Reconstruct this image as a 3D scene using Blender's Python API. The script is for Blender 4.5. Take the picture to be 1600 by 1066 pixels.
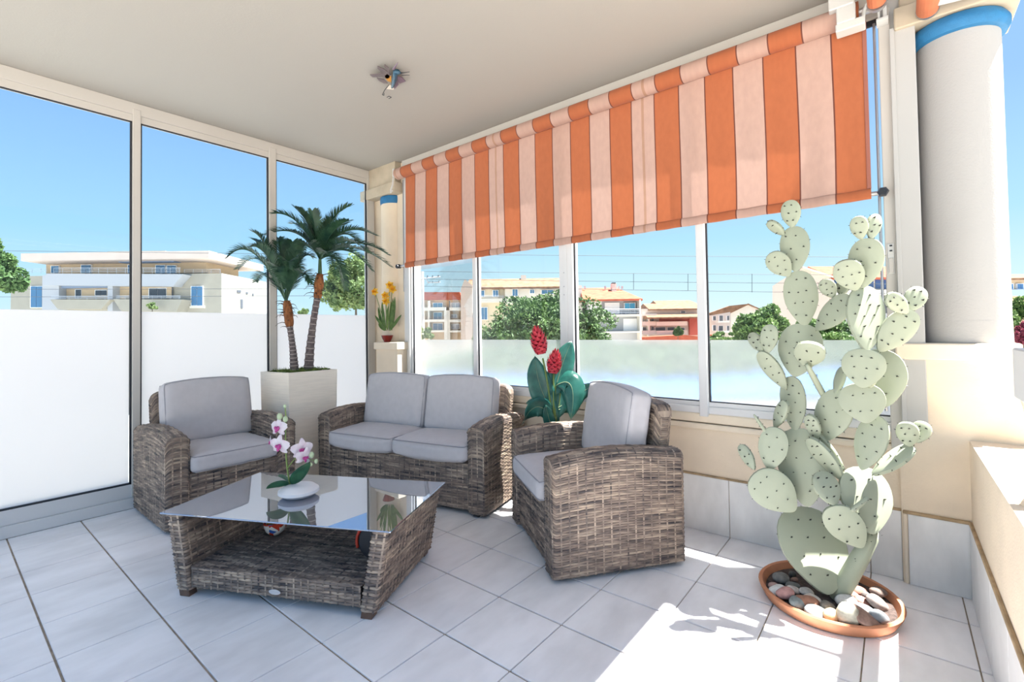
import bpy, bmesh, math, random
import numpy as np
from mathutils import Vector, Matrix
for o in list(bpy.data.objects): bpy.data.objects.remove(o)
S = bpy.context.scene
COL = S.collection
# ------------------------------------------------------------------ camera
FPX, CXP, CYP, CAMH = 740.1657, 800.0, 499.807, 1.214
_y, _p, _r = math.radians(38.981238), math.radians(1.24573828), math.radians(-0.86433737)
CF = np.array([math.cos(_y)*math.cos(_p), math.sin(_y)*math.cos(_p), math.sin(_p)])
_r0 = np.array([math.sin(_y), -math.cos(_y), 0.0]); _u0 = np.cross(_r0, CF)
CR = math.cos(_r)*_r0 + math.sin(_r)*_u0
CU = -math.sin(_r)*_r0 + math.cos(_r)*_u0
cam_d = bpy.data.cameras.new('camera'); cam = bpy.data.objects.new('camera', cam_d); COL.objects.link(cam)
cam_d.sensor_fit = 'HORIZONTAL'; cam_d.sensor_width = 36.0; cam_d.lens = FPX/1600*36.0
cam_d.shift_y = (CYP-533.0)/1600.0
cam_d.clip_start = 0.05; cam_d.clip_end = 500
cam.matrix_world = Matrix(((CR[0], CU[0], -CF[0], 0), (CR[1], CU[1], -CF[1], 0), (CR[2], CU[2], -CF[2], CAMH), (0, 0, 0, 1)))
S.camera = cam
# ------------------------------------------------------------------ view, world, sun
S.view_settings.view_transform = 'Standard'; S.view_settings.look = 'None'
S.view_settings.gamma = 1.0; S.view_settings.use_curve_mapping = False
S.view_settings.exposure = 0.60
W = bpy.data.worlds.new('sky'); S.world = W; W.use_nodes = True
wn, wl = W.node_tree.nodes, W.node_tree.links
wn.clear()
tc = wn.new('ShaderNodeTexCoord'); sx = wn.new('ShaderNodeSeparateXYZ'); rmp = wn.new('ShaderNodeValToRGB')
bg = wn.new('ShaderNodeBackground'); wo = wn.new('ShaderNodeOutputWorld')
wl.new(tc.outputs['Generated'], sx.inputs[0]); wl.new(sx.outputs['Z'], rmp.inputs[0])
e = rmp.color_ramp.elements
SKY = [(0.0, (.86, .97, 1.0)), (.06, (.70, .93, 1.0)), (.17, (.47, .79, 1.0)), (.35, (.345, .60, .97)), (1.0, (.26, .50, .92))]
e[0].position, e[0].color = SKY[0][0], (*SKY[0][1], 1)
e[1].position, e[1].color = SKY[-1][0], (*SKY[-1][1], 1)
for p_, c_ in SKY[1:-1]:
    q_ = e.new(p_); q_.color = (*c_, 1)
wl.new(rmp.outputs[0], bg.inputs[0]); bg.inputs[1].default_value = 0.71
wl.new(bg.outputs[0], wo.inputs[0])
sd = bpy.data.lights.new('sun', 'SUN'); sd.energy = 19.0; sd.angle = math.radians(.53); sd.color = (1.0, .965, .90)
sun = bpy.data.objects.new('sun', sd); COL.objects.link(sun)
sun.rotation_euler = Vector((-.27, .381, -1.0)).to_track_quat('-Z', 'Y').to_euler()
sun.location = (6, -8, 20)

# ------------------------------------------------------------------ helpers
def ray(px, py): return CF + CR*(px-CXP)/FPX - CU*(py-CYP)/FPX
O3 = np.array([0, 0, CAMH])
def at_x(px, py, X): d = ray(px, py); return O3 + d*(X/d[0])
def at_y(px, py, Y): d = ray(px, py); return O3 + d*(Y/d[1])
def at_z(px, py, Z): d = ray(px, py); return O3 + d*((Z-CAMH)/d[2])
def at_d(px, py, D): return O3 + ray(px, py)*D
def depth(P): return float((np.array(P)-O3) @ CF)

def tag(o, label=None, cat=None, group=None, kind=None):
    if label: o['label'] = label
    if cat: o['category'] = cat
    if group: o['group'] = group
    if kind: o['kind'] = kind
    return o
def thing(name, label, cat, loc, group=None):
    o = bpy.data.objects.new(name, None); COL.objects.link(o); o.location = [float(a) for a in loc]
    o.empty_display_size = .1
    return tag(o, label, cat, group)
def root_loc(o):
    while o.parent: o = o.parent
    return np.array(o.location)
def mesh(name, v, f, mat, parent=None, smooth=False, uv=None, mats=None, midx=None):
    """one mesh object; v in world coordinates, moved under the parent thing"""
    v = np.asarray(v, float).reshape(-1, 3)
    if parent is not None: off = root_loc(parent)
    else:
        off = np.array([v[:, 0].mean(), v[:, 1].mean(), v[:, 2].min()])
    me = bpy.data.meshes.new(name)
    me.from_pydata((v-off).tolist(), [], [list(map(int, q)) for q in f])
    if mats:
        for m in mats: me.materials.append(m)
        me.polygons.foreach_set('material_index', list(midx))
    else: me.materials.append(mat)
    if smooth: me.polygons.foreach_set('use_smooth', [True]*len(me.polygons))
    if uv is not None:
        ul = me.uv_layers.new(name='UVMap')
        li = np.empty(len(me.loops), int); me.loops.foreach_get('vertex_index', li)
        ul.data.foreach_set('uv', np.asarray(uv, float)[li].ravel())
    me.update()
    o = bpy.data.objects.new(name, me); COL.objects.link(o)
    if parent is not None: o.parent = parent
    else: o.location = off
    return o
class G:
    """geometry collector"""
    def __init__(s): s.v = []; s.f = []
    def add(s, v, f):
        n = len(s.v); s.v += [tuple(map(float, a)) for a in v]; s.f += [tuple(i+n for i in q) for q in f]; return s
    def box(s, lo, hi, b=0.0, fn=None):
        x0, y0, z0 = lo; x1, y1, z1 = hi
        if x1 < x0: x0, x1 = x1, x0
        if y1 < y0: y0, y1 = y1, y0
        if z1 < z0: z0, z1 = z1, z0
        b = min(b, (x1-x0)*.45, (y1-y0)*.45, (z1-z0)*.45)
        if b <= 0:
            v = [(x0, y0, z0), (x1, y0, z0), (x1, y1, z0), (x0, y1, z0), (x0, y0, z1), (x1, y0, z1), (x1, y1, z1), (x0, y1, z1)]
            f = [(0, 3, 2, 1), (4, 5, 6, 7), (0, 1, 5, 4), (1, 2, 6, 5), (2, 3, 7, 6), (3, 0, 4, 7)]
        else:
            bm = bmesh.new(); bmesh.ops.create_cube(bm, size=1)
            for q in bm.verts: q.co = ((x0+x1)/2+q.co.x*(x1-x0), (y0+y1)/2+q.co.y*(y1-y0), (z0+z1)/2+q.co.z*(z1-z0))
            bmesh.ops.bevel(bm, geom=bm.edges[:], offset=b, segments=1, affect='EDGES')
            bm.verts.index_update(); v = [tuple(q.co) for q in bm.verts]; f = [[q.index for q in p.verts] for p in bm.faces]; bm.free()
        if fn: v = [fn(a) for a in v]
        return s.add(v, f)
    def tube(s, pts, r, n=8, cap=True):
        pts = [np.array(p, float) for p in pts]; m = len(pts)
        rr = r if hasattr(r, '__len__') else [r]*m
        v = []; f = []; up = None
        for i, p in enumerate(pts):
            d = pts[min(i+1, m-1)]-pts[max(i-1, 0)]; d /= (np.linalg.norm(d)+1e-12)
            if up is None:
                a = np.array([0, 0, 1.0]) if abs(d[2]) < .9 else np.array([1.0, 0, 0])
            else: a = up
            e1 = np.cross(d, a); e1 /= (np.linalg.norm(e1)+1e-12); e2 = np.cross(e1, d); up = e2
            for k in range(n):
                t = 2*math.pi*k/n; v.append(p+rr[i]*(math.cos(t)*e1+math.sin(t)*e2))
        for i in range(m-1):
            for k in range(n):
                a, b = i*n+k, i*n+(k+1) % n; f.append((a, b, b+n, a+n))
        if cap: f.append(tuple(range(n))[::-1]); f.append(tuple((m-1)*n+k for k in range(n)))
        return s.add(v, f)
    def lathe(s, prof, c=(0, 0, 0), n=32, fn=None, close=True):
        v = []; f = []; m = len(prof)
        for r, z in prof:
            for k in range(n):
                t = 2*math.pi*k/n; q = (c[0]+r*math.cos(t), c[1]+r*math.sin(t), c[2]+z)
                v.append(fn(q) if fn else q)
        for i in range(m-1):
            for k in range(n):
                a, b = i*n+k, i*n+(k+1) % n; f.append((a, b, b+n, a+n))
        if close: f.append(tuple(range(n))[::-1]); f.append(tuple((m-1)*n+k for k in range(n)))
        return s.add(v, f)
    def prism(s, poly, vec):
        """poly: planar 3D outline, extruded by vec"""
        n = len(poly); v = [np.array(p, float) for p in poly]; v += [p+np.array(vec, float) for p in v]
        f = [tuple(range(n)), tuple(range(2*n-1, n-1, -1))]+[(i, i+n, (i+1) % n+n, (i+1) % n) for i in range(n)]
        return s.add(v, f)
    def blob(s, c, rad, seg=10, rings=7, R=None, noise=0.0, rnd=None):
        v = []; f = []
        c = np.array(c, float); ph = [random.uniform(0, 6.3) for _ in range(6)]
        for i in range(rings+1):
            th = math.pi*i/rings
            for k in range(seg):
                t = 2*math.pi*k/seg
                d = np.array([math.sin(th)*math.cos(t), math.sin(th)*math.sin(t), math.cos(th)])
                w = 1+noise*(math.sin(2.1*d[0]*2+ph[0])+math.sin(3*d[1]+ph[1])+math.sin(2.6*d[2]*1.5+ph[2])+.6*math.sin(5*d[0]+4*d[1]+ph[3]))
                q = d*np.array(rad)*w
                if R is not None: q = R @ q
                v.append(c+q)
        for i in range(rings):
            for k in range(seg):
                a, b = i*seg+k, i*seg+(k+1) % seg; f.append((a, a+seg, b+seg, b))
        return s.add(v, f)
    def out(s, name, mat, parent=None, smooth=False, **k): return mesh(name, s.v, s.f, mat, parent, smooth, **k)
def rotm(ax, a): return np.array(Matrix.Rotation(a, 3, ax))
def sm_angle(o, a=40):
    """smooth with sharp edges above an angle"""
    me = o.data; me.polygons.foreach_set('use_smooth', [True]*len(me.polygons))
    try: me.set_sharp_from_angle(angle=math.radians(a))
    except Exception: pass
    return o
def bez(p0, p1, p2, n):
    p0, p1, p2 = map(lambda a: np.array(a, float), (p0, p1, p2))
    return [(1-t)**2*p0+2*t*(1-t)*p1+t*t*p2 for t in np.linspace(0, 1, n)]

# ------------------------------------------------------------------ materials
def lin(r, g, b):
    f = lambda c: (c/255/12.92) if c/255 <= .04045 else ((c/255+.055)/1.055)**2.4
    return (f(r), f(g), f(b))
MATS = {}
def M(name, col, rough=.6, var=0.0, vs=8.0, bump=0.0, bs=60.0, metal=0.0, spec=.5, stretch=None, sheen=0.0, col2=None, detail=4):
    if name in MATS: return MATS[name]
    m = bpy.data.materials.new(name); m.use_nodes = True; nt = m.node_tree; n, l = nt.nodes, nt.links
    b = n['Principled BSDF']; b.inputs['Base Color'].default_value = (*col, 1); b.inputs['Roughness'].default_value = rough
    b.inputs['Metallic'].default_value = metal; b.inputs['Specular IOR Level'].default_value = spec
    if sheen: b.inputs['Sheen Weight'].default_value = sheen
    t = n.new('ShaderNodeTexCoord'); mp = n.new('ShaderNodeMapping'); l.new(t.outputs['Object'], mp.inputs[0])
    if stretch: mp.inputs['Scale'].default_value = stretch
    if var or col2:
        nz = n.new('ShaderNodeTexNoise'); nz.inputs['Scale'].default_value = vs; nz.inputs['Detail'].default_value = detail
        l.new(mp.outputs[0], nz.inputs['Vector'])
        cr = n.new('ShaderNodeValToRGB'); a = cr.color_ramp.elements
        c2 = col2 or tuple(min(1, c*(1+var)) for c in col); c1 = col if col2 else tuple(c*(1-var) for c in col)
        a[0].position = .32; a[0].color = (*c1, 1); a[1].position = .68; a[1].color = (*c2, 1)
        l.new(nz.outputs[0], cr.inputs[0]); l.new(cr.outputs[0], b.inputs['Base Color'])
    if bump:
        nb = n.new('ShaderNodeTexNoise'); nb.inputs['Scale'].default_value = bs; nb.inputs['Detail'].default_value = 3
        l.new(mp.outputs[0], nb.inputs['Vector'])
        bp = n.new('ShaderNodeBump'); bp.inputs['Strength'].default_value = bump; bp.inputs['Distance'].default_value = .004
        l.new(nb.outputs[0], bp.inputs['Height']); l.new(bp.outputs[0], b.inputs['Normal'])
    MATS[name] = m; return m
def leafmat(name, col, col2, trans=.35, vs=9.0, rough=.45):
    if name in MATS: return MATS[name]
    m = M(name, col, rough, col2=col2, vs=vs); nt = m.node_tree; n, l = nt.nodes, nt.links
    b = n['Principled BSDF']; tr = n.new('ShaderNodeBsdfTranslucent'); mx = n.new('ShaderNodeMixShader')
    src = b.inputs['Base Color'].links[0].from_socket; l.new(src, tr.inputs[0]); mx.inputs[0].default_value = trans
    l.new(b.outputs[0], mx.inputs[1]); l.new(tr.outputs[0], mx.inputs[2]); l.new(mx.outputs[0], n['Material Output'].inputs[0])
    return m
def glassmat(name, tint=(.95, .98, 1.0), refl=.08):
    m = bpy.data.materials.new(name); m.use_nodes = True; n, l = m.node_tree.nodes, m.node_tree.links
    n.remove(n['Principled BSDF'])
    t = n.new('ShaderNodeBsdfTransparent'); t.inputs[0].default_value = (*tint, 1)
    g = n.new('ShaderNodeBsdfGlossy'); g.inputs['Roughness'].default_value = .01
    fr = n.new('ShaderNodeFresnel'); fr.inputs[0].default_value = 1.45
    mt = n.new('ShaderNodeMath'); mt.operation = 'MULTIPLY'; mt.inputs[1].default_value = refl/.08*.35
    l.new(fr.outputs[0], mt.inputs[0])
    mx = n.new('ShaderNodeMixShader'); l.new(mt.outputs[0], mx.inputs[0]); l.new(t.outputs[0], mx.inputs[1]); l.new(g.outputs[0], mx.inputs[2])
    l.new(mx.outputs[0], n['Material Output'].inputs[0]); return m
def filmmat(name, clear, blur, col, rough=.45):
    """frosted film: translucent + rough refraction + a little clear transmission"""
    m = bpy.data.materials.new(name); m.use_nodes = True; n, l = m.node_tree.nodes, m.node_tree.links
    n.remove(n['Principled BSDF'])
    tl = n.new('ShaderNodeBsdfTranslucent'); tl.inputs[0].default_value = (*col, 1)
    df = n.new('ShaderNodeBsdfDiffuse'); df.inputs[0].default_value = (*col, 1)
    m0 = n.new('ShaderNodeMixShader'); m0.inputs[0].default_value = .20; l.new(tl.outputs[0], m0.inputs[1]); l.new(df.outputs[0], m0.inputs[2])
    rf = n.new('ShaderNodeBsdfRefraction'); rf.inputs['Roughness'].default_value = rough; rf.inputs['IOR'].default_value = 1.12
    rf.inputs[0].default_value = (1, 1, 1, 1)
    m1 = n.new('ShaderNodeMixShader'); m1.inputs[0].default_value = blur; l.new(m0.outputs[0], m1.inputs[1]); l.new(rf.outputs[0], m1.inputs[2])
    tp = n.new('ShaderNodeBsdfTransparent')
    m2 = n.new('ShaderNodeMixShader'); m2.inputs[0].default_value = clear; l.new(m1.outputs[0], m2.inputs[1]); l.new(tp.outputs[0], m2.inputs[2])
    l.new(m2.outputs[0], n['Material Output'].inputs[0]); return m

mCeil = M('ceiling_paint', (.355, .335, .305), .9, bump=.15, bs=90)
mWall = M('cream_render', (.80, .675, .53), .9, var=.05, vs=5, bump=.35, bs=120)
mSill = M('cream_sill', (.80, .69, .55), .8, var=.04, vs=6)
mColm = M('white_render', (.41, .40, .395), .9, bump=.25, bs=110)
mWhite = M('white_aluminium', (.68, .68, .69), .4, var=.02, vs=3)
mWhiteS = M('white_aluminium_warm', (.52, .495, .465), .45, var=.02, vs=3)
mGasket = M('black_gasket', (.02, .022, .03), .6)
mTile = M('marbled_tile', (.88, .87, .895), .32, var=.10, vs=3.2, bump=.03, bs=25, detail=8, stretch=(1, 2.2, 1))
mTile2 = M('wainscot_tile', (.78, .775, .775), .35, var=.10, vs=4, detail=8, stretch=(1, 2.2, 1))
mGrout = M('grout', (.36, .29, .22), .95, var=.25, vs=20)
mGroutB = M('brown_joint', (.42, .30, .18), .95, var=.3, vs=14, bump=.4)
mBlue = M('blue_paint', (.015, .15, .34), .6, var=.12, vs=20, bump=.4, bs=200)
mCush = M('grey_fabric', (.56, .535, .555), .95, var=.03, vs=25, bump=.25, bs=500, sheen=.15)
mPipe = M('grey_piping', (.36, .35, .38), .95)
mPlanter = M('planter_render', (.92, .83, .72), .8, var=.05, vs=20, stretch=(.4, .4, 9), bump=.3, bs=60)
mMoss = M('moss', (.07, .11, .02), 1, col2=(.16, .22, .05), vs=60, bump=.8, bs=150)
mTrunk = M('palm_trunk', (.085, .065, .07), .9, col2=(.17, .14, .135), vs=40, bump=.5, bs=80)
mFibre = M('palm_fibre', (.16, .055, .02), .95, col2=(.36, .14, .05), vs=50, stretch=(1, 1, .4), bump=1, bs=120)
mFrond = leafmat('palm_leaf', (.012, .05, .035), (.05, .12, .06), .25, vs=14)
mCactus = M('cactus_paint', (.345, .38, .285), .55, var=.05, vs=5)
mCacEdge = M('cactus_edge', (.42, .46, .33), .6)
mSpine = M('cactus_spine', (.012, .012, .012), .5)
mTerra = M('terracotta', (.46, .18, .09), .85, col2=(.58, .27, .15), vs=9, bump=.2)
mSoil = M('dark_gravel', (.07, .05, .045), 1, var=.4, vs=60, bump=1, bs=120)
mMetal = M('grey_metal', (.42, .42, .44), .35, metal=.8)
mBlackP = M('black_plastic', (.02, .022, .03), .35)
mChrome = M('chrome', (.8, .8, .8), .2, metal=1)
mPlas = M('white_plastic', (.58, .58, .57), .35)
def wicker():
    m = bpy.data.materials.new('wicker'); m.use_nodes = True; n, l = m.node_tree.nodes, m.node_tree.links
    b = n['Principled BSDF']; b.inputs['Roughness'].default_value = .5
    uv = n.new('ShaderNodeUVMap'); uv.uv_map = 'UVMap'
    mp = n.new('ShaderNodeMapping'); mp.inputs['Scale'].default_value = (5.0, 42, 1); l.new(uv.outputs[0], mp.inputs[0])
    a = n.new('ShaderNodeTexNoise'); a.inputs['Scale'].default_value = 1.0; a.inputs['Detail'].default_value = 3; l.new(mp.outputs[0], a.inputs['Vector'])
    mp2 = n.new('ShaderNodeMapping'); mp2.inputs['Scale'].default_value = (9, 420, 1); l.new(uv.outputs[0], mp2.inputs[0])
    a2 = n.new('ShaderNodeTexNoise'); a2.inputs['Scale'].default_value = 1.0; l.new(mp2.outputs[0], a2.inputs['Vector'])
    ad = n.new('ShaderNodeMix'); ad.inputs[0].default_value = .25; l.new(a.outputs[0], ad.inputs[2]); l.new(a2.outputs[0], ad.inputs[3])
    cr = n.new('ShaderNodeValToRGB'); el = cr.color_ramp.elements
    el[0].position = .36; el[0].color = (.055, .045, .048, 1); el[1].position = .66; el[1].color = (.60, .465, .35, 1)
    q = el.new(.5); q.color = (.26, .195, .158, 1)
    l.new(ad.outputs[0], cr.inputs[0]); l.new(cr.outputs[0], b.inputs['Base Color']); return m
mWick = wicker()
mWickDark = M('wicker_inside', (.03, .022, .02), .9)

# ------------------------------------------------------------------ the terrace shell
XW, YW, YP = 2.926, 4.20, -.24          # window wall, glass wall, low parapet
xl = [.313+.3345*k for k in range(-5, 8)]+[XW+.03]
yl = [-.545, -.20, .124, .447, .771, 1.099, 1.436, 1.781, 2.135, 2.485, 2.835, 3.195, 3.53, 3.918, 4.262]
g = G(); g.box((-1.6, -.5, -.16), (3.3, 4.4, -.006))
floor = tag(g.out('floor', mGrout), 'pale grey marbled tile floor of the terrace', kind='structure')
for i in range(len(xl)-1):
    for j in range(len(yl)-1):
        x0, x1, y0, y1 = xl[i]+.004, xl[i+1]-.004, max(yl[j]+.0025, YP+.002), min(yl[j+1]-.0025, YW)
        if y1-y0 < .01: continue
        x1 = min(x1, XW-.002)
        if x1-x0 < .02: continue
        if x0 > 2.6 and y0 < -.02 and y1 > -.01 and False: continue
        G().box((x0, y0, -.012), (x1, y1, 0), .0015).out('tile', mTile, floor)
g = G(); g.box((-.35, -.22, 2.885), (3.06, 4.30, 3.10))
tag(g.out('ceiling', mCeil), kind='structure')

# wall under the windows, with wainscot tiles
wr = tag(G().box((XW, 0, -.15), (3.12, 3.72, .64)).out('wall_right', mWall), kind='structure')
yj = [.0]+[y for y in yl if .05 < y < 3.7]+[3.7]
for a, b in zip(yj[:-1], yj[1:]):
    G().box((XW-.010, a+.002, .001), (XW+.002, b-.002, .326), .0015).out('tile', mTile2, wr)
G().box((XW-.011, .0, .326), (XW+.002, 3.72, .337), .002).out('joint', mGroutB, wr)
tr = tag(G().box((XW-.012, -.0, .645), (3.12, 3.70, .70), .006).out('trim_1', mSill), kind='structure')
G().box((XW-.022, -.0, .606), (3.0, 3.70, .640), .006).out('ledge', mSill, tr)
# right pedestal wall with its cap, carries the white column
wp = tag(G().box((2.902, -.50, -.15), (3.24, .0005, 1.055)).out('wall_right_pedestal', mWall), kind='structure')
G().box((2.868, -.41, 1.050), (3.26, .004, 1.125), .006).out('cap', mSill, wp)
G().box((2.892, -.232, .001), (2.904, -.022, .326), .0015).out('tile', mTile2, wp)
G().box((2.888, -.236, .326), (2.904, -.004, .340), .003).out('joint', mGroutB, wp)
G().box((2.892, -.020, .0), (2.904, -.005, .326), .003).out('joint', mSill, wp)
# low parapet along the open side
wf = tag(G().box((-1.6, -.52, -.15), (2.95, YP, .695)).out('wall_front', mWall), kind='structure')
for a, b in zip(xl[:-1], xl[1:]):
    b = min(b, 2.885)
    if b-a > .03: G().box((a+.002, YP-.002, .001), (b-.002, YP+.010, .326), .0015).out('tile', mTile2, wf)
G().box((-1.6, YP-.002, .326), (2.89, YP+.012, .340), .003).out('joint', mGroutB, wf)

# ------------------------------------------------------------------ window_1: tall glass wall on the left
mGlassL = glassmat('clear_glass_left', (.90, .955, 1.0))
mGlassR = glassmat('clear_glass_right', (.985, .995, 1.0))
mFilmL = filmmat('frosted_film_left', .03, .07, (.91, .87, .855), .62)
mFilmR = filmmat('frosted_film_right', .10, .72, (.72, .75, .77), .24)
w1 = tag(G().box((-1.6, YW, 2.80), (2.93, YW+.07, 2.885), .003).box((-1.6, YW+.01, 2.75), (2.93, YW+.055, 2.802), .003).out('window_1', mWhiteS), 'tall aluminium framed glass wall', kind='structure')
G().box((-1.6, YW, 0), (2.93, YW+.09, .075), .003).box((-1.6, YW+.012, .075), (2.93, YW+.075, .172), .003).out('bottom_rail', mWhite, w1)
ms = [(-.16, -.11), (.915, .962), (1.863, 1.923), (2.846, 2.93)]
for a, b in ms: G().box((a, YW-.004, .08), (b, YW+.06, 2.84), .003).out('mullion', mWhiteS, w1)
for a, b in [(-1.4, -.16), (-.11, .915), (.962, 1.863), (1.923, 2.846)]:
    gk = G(); y0, y1 = YW+.012, YW+.024
    gk.box((a, y0, .168), (b, y1, .180)).box((a, y0, 2.742), (b, y1, 2.756)).box((a, y0, .17), (a+.010, y1, 2.75)).box((b-.012, y0, .17), (b, y1, 2.75))
    gk.out('gasket', mGasket, w1)
    G().box((a+.001, YW+.030, .17), (b-.001, YW+.036, 2.756)).out('pane', mGlassL, w1)
    G().box((a+.011, YW+.0262, .18), (b-.013, YW+.0282, 1.388)).out('frosted_film', mFilmL, w1)

# ------------------------------------------------------------------ window_2: sliding windows over the low wall
w2 = tag(G().box((XW-.01, .0, .70), (XW+.07, 3.70, .742), .003).box((XW+.0, .0, .74), (XW+.05, 3.70, .768), .003).out('window_2', mWhite), 'white sliding windows above the low wall', kind='structure')
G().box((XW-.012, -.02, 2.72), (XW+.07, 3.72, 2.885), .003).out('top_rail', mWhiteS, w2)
G().box((XW-.012, 3.585, .70), (XW+.06, 3.70, 2.74), .003).box((XW-.03, 3.60, .70), (XW-.012, 3.63, 2.74), .002).out('side_frame', mWhite, w2)
G().box((XW-.012, 2.741, .70), (XW+.05, 2.786, 2.74), .003).out('mullion', mWhite, w2)
G().box((XW-.016, 1.79, .70), (XW+.06, 1.905, 2.74), .003).box((XW-.022, 1.835, .75), (XW-.016, 1.865, 2.74), .001).out('mullion', mWhite, w2)
G().box((XW-.03, .872, .685), (XW+.03, .920, 2.74), .003).out('mullion', mWhite, w2)
G().box((XW-.03, -.015, .62), (XW+.06, .030, 2.74), .003).out('side_frame', mWhiteS, w2)
for a, b in [(.030, .872), (.920, 1.79), (1.905, 2.741), (2.786, 3.585)]:
    gk = G(); x0, x1 = XW+.004, XW+.014
    gk.box((x0, a, .764), (x1, b, .774)).box((x0, b-.009, .77), (x1, b, 2.73)).box((x0, a, 2.69), (x1, b, 2.72))
    gk.out('gasket', mGasket, w2)
    G().box((XW+.020, a, .765), (XW+.026, b, 2.74)).out('pane', mGlassR, w2)
    G().box((XW+.0165, a+.002, .774), (XW+.0185, b-.010, 1.137)).out('frosted_film', mFilmR, w2)
# lock plate on the right frame, latch block on the sill
lk = G().box((XW-.034, -.004, 1.455), (XW-.030, .021, 1.60), .001).out('lock_plate', mPlas, w2)
G().box((XW-.038, 0, 1.46), (XW-.0335, .017, 1.53), .001).out('lock_lever', mWhiteS, lk)
for zz in (1.562, 1.586): G().box((XW-.0365, .003, zz), (XW-.0335, .013, zz+.007)).out('lock_screw', mBlackP, lk)
for yy, zz in [(1.86, 1.62), (1.86, 1.52), (1.86, 1.46)]:
    G().box((XW-.024, yy-.004, zz), (XW-.0215, yy+.004, zz+.008)).out('screw', mMetal, w2)
# white post between the window and the column
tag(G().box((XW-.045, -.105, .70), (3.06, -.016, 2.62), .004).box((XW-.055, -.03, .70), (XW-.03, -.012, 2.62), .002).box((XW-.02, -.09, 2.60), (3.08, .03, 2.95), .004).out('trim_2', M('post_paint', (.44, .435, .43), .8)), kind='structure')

# ------------------------------------------------------------------ columns
def column(cx, cy, r, z0, z1, label, matS, abx, ring_r=.022):
    t = thing('round_column', label, 'column', (cx, cy, z0))
    prof = [(r*1.02, z0+.001), (r*1.005, z0+.1)]+[(r*(1-.0*k), z0+.1+(z1-z0-.1)*k/8) for k in range(9)]
    sm_angle(G().lathe(prof, (cx, cy, 0), 48).out('shaft', matS, t))
    sm_angle(G().lathe([(r, z1), (r+ring_r*.9, z1+.004), (r+ring_r*1.5, z1+.03), (r+ring_r*1.5, z1+.05), (r+ring_r*.9, z1+.074), (r, z1+.078)], (cx, cy, 0), 48).out('ring', mBlue, t))
    (x0, x1, y0, y1) = abx
    G().box((x0, y0, z1+.078), (x1, y1, z1+.18), .005).out('abacus', M('abacus_render', (.46, .39, .30), .9, var=.08, vs=9), t)
    G().box((x0+.03, y0+.03, z1+.18), (x1-.02, y1-.02, 3.1), .005).out('capital', MATS['abacus_render'], t)
    return t
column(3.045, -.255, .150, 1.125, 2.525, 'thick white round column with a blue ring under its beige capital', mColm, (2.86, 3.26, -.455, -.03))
tag(G().box((2.945, 3.70, -.15), (3.12, 4.30, 3.0)).out('wall_corner', mWall), kind='structure')
lp = tag(G().box((2.80, 3.665, -.1), (2.95, 4.00, 1.045)).out('wall_corner_pedestal', mWall), kind='structure')
G().box((2.78, 3.645, 1.045), (2.95, 4.015, 1.115), .004).out('cap', mSill, lp)
column(3.0, 3.955, .13, 1.117, 2.50, 'cream corner column behind the yellow flowers', mWall, (2.84, 3.2, 3.74, 4.32), .006)

# ------------------------------------------------------------------ handrail over the parapet
t = thing('handrail', 'white boxed handrail over the low parapet at right edge', 'handrail', (1.9, -.30, .695))
G().box((1.0, -.335, 1.01), (1.86, -.245, 1.145), .004).out('rail', mWhite, t)
def hpost(x):
    pts = [(x, -.36, .696), (x, -.36, .712), (x, -.355, .76), (x, -.34, .80), (x, -.30, 1.01)]
    sm_angle(G().tube(pts, [.10, .095, .055, .03, .03], 20).out('post', mSill, t))
hpost(1.98); hpost(1.12)

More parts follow.
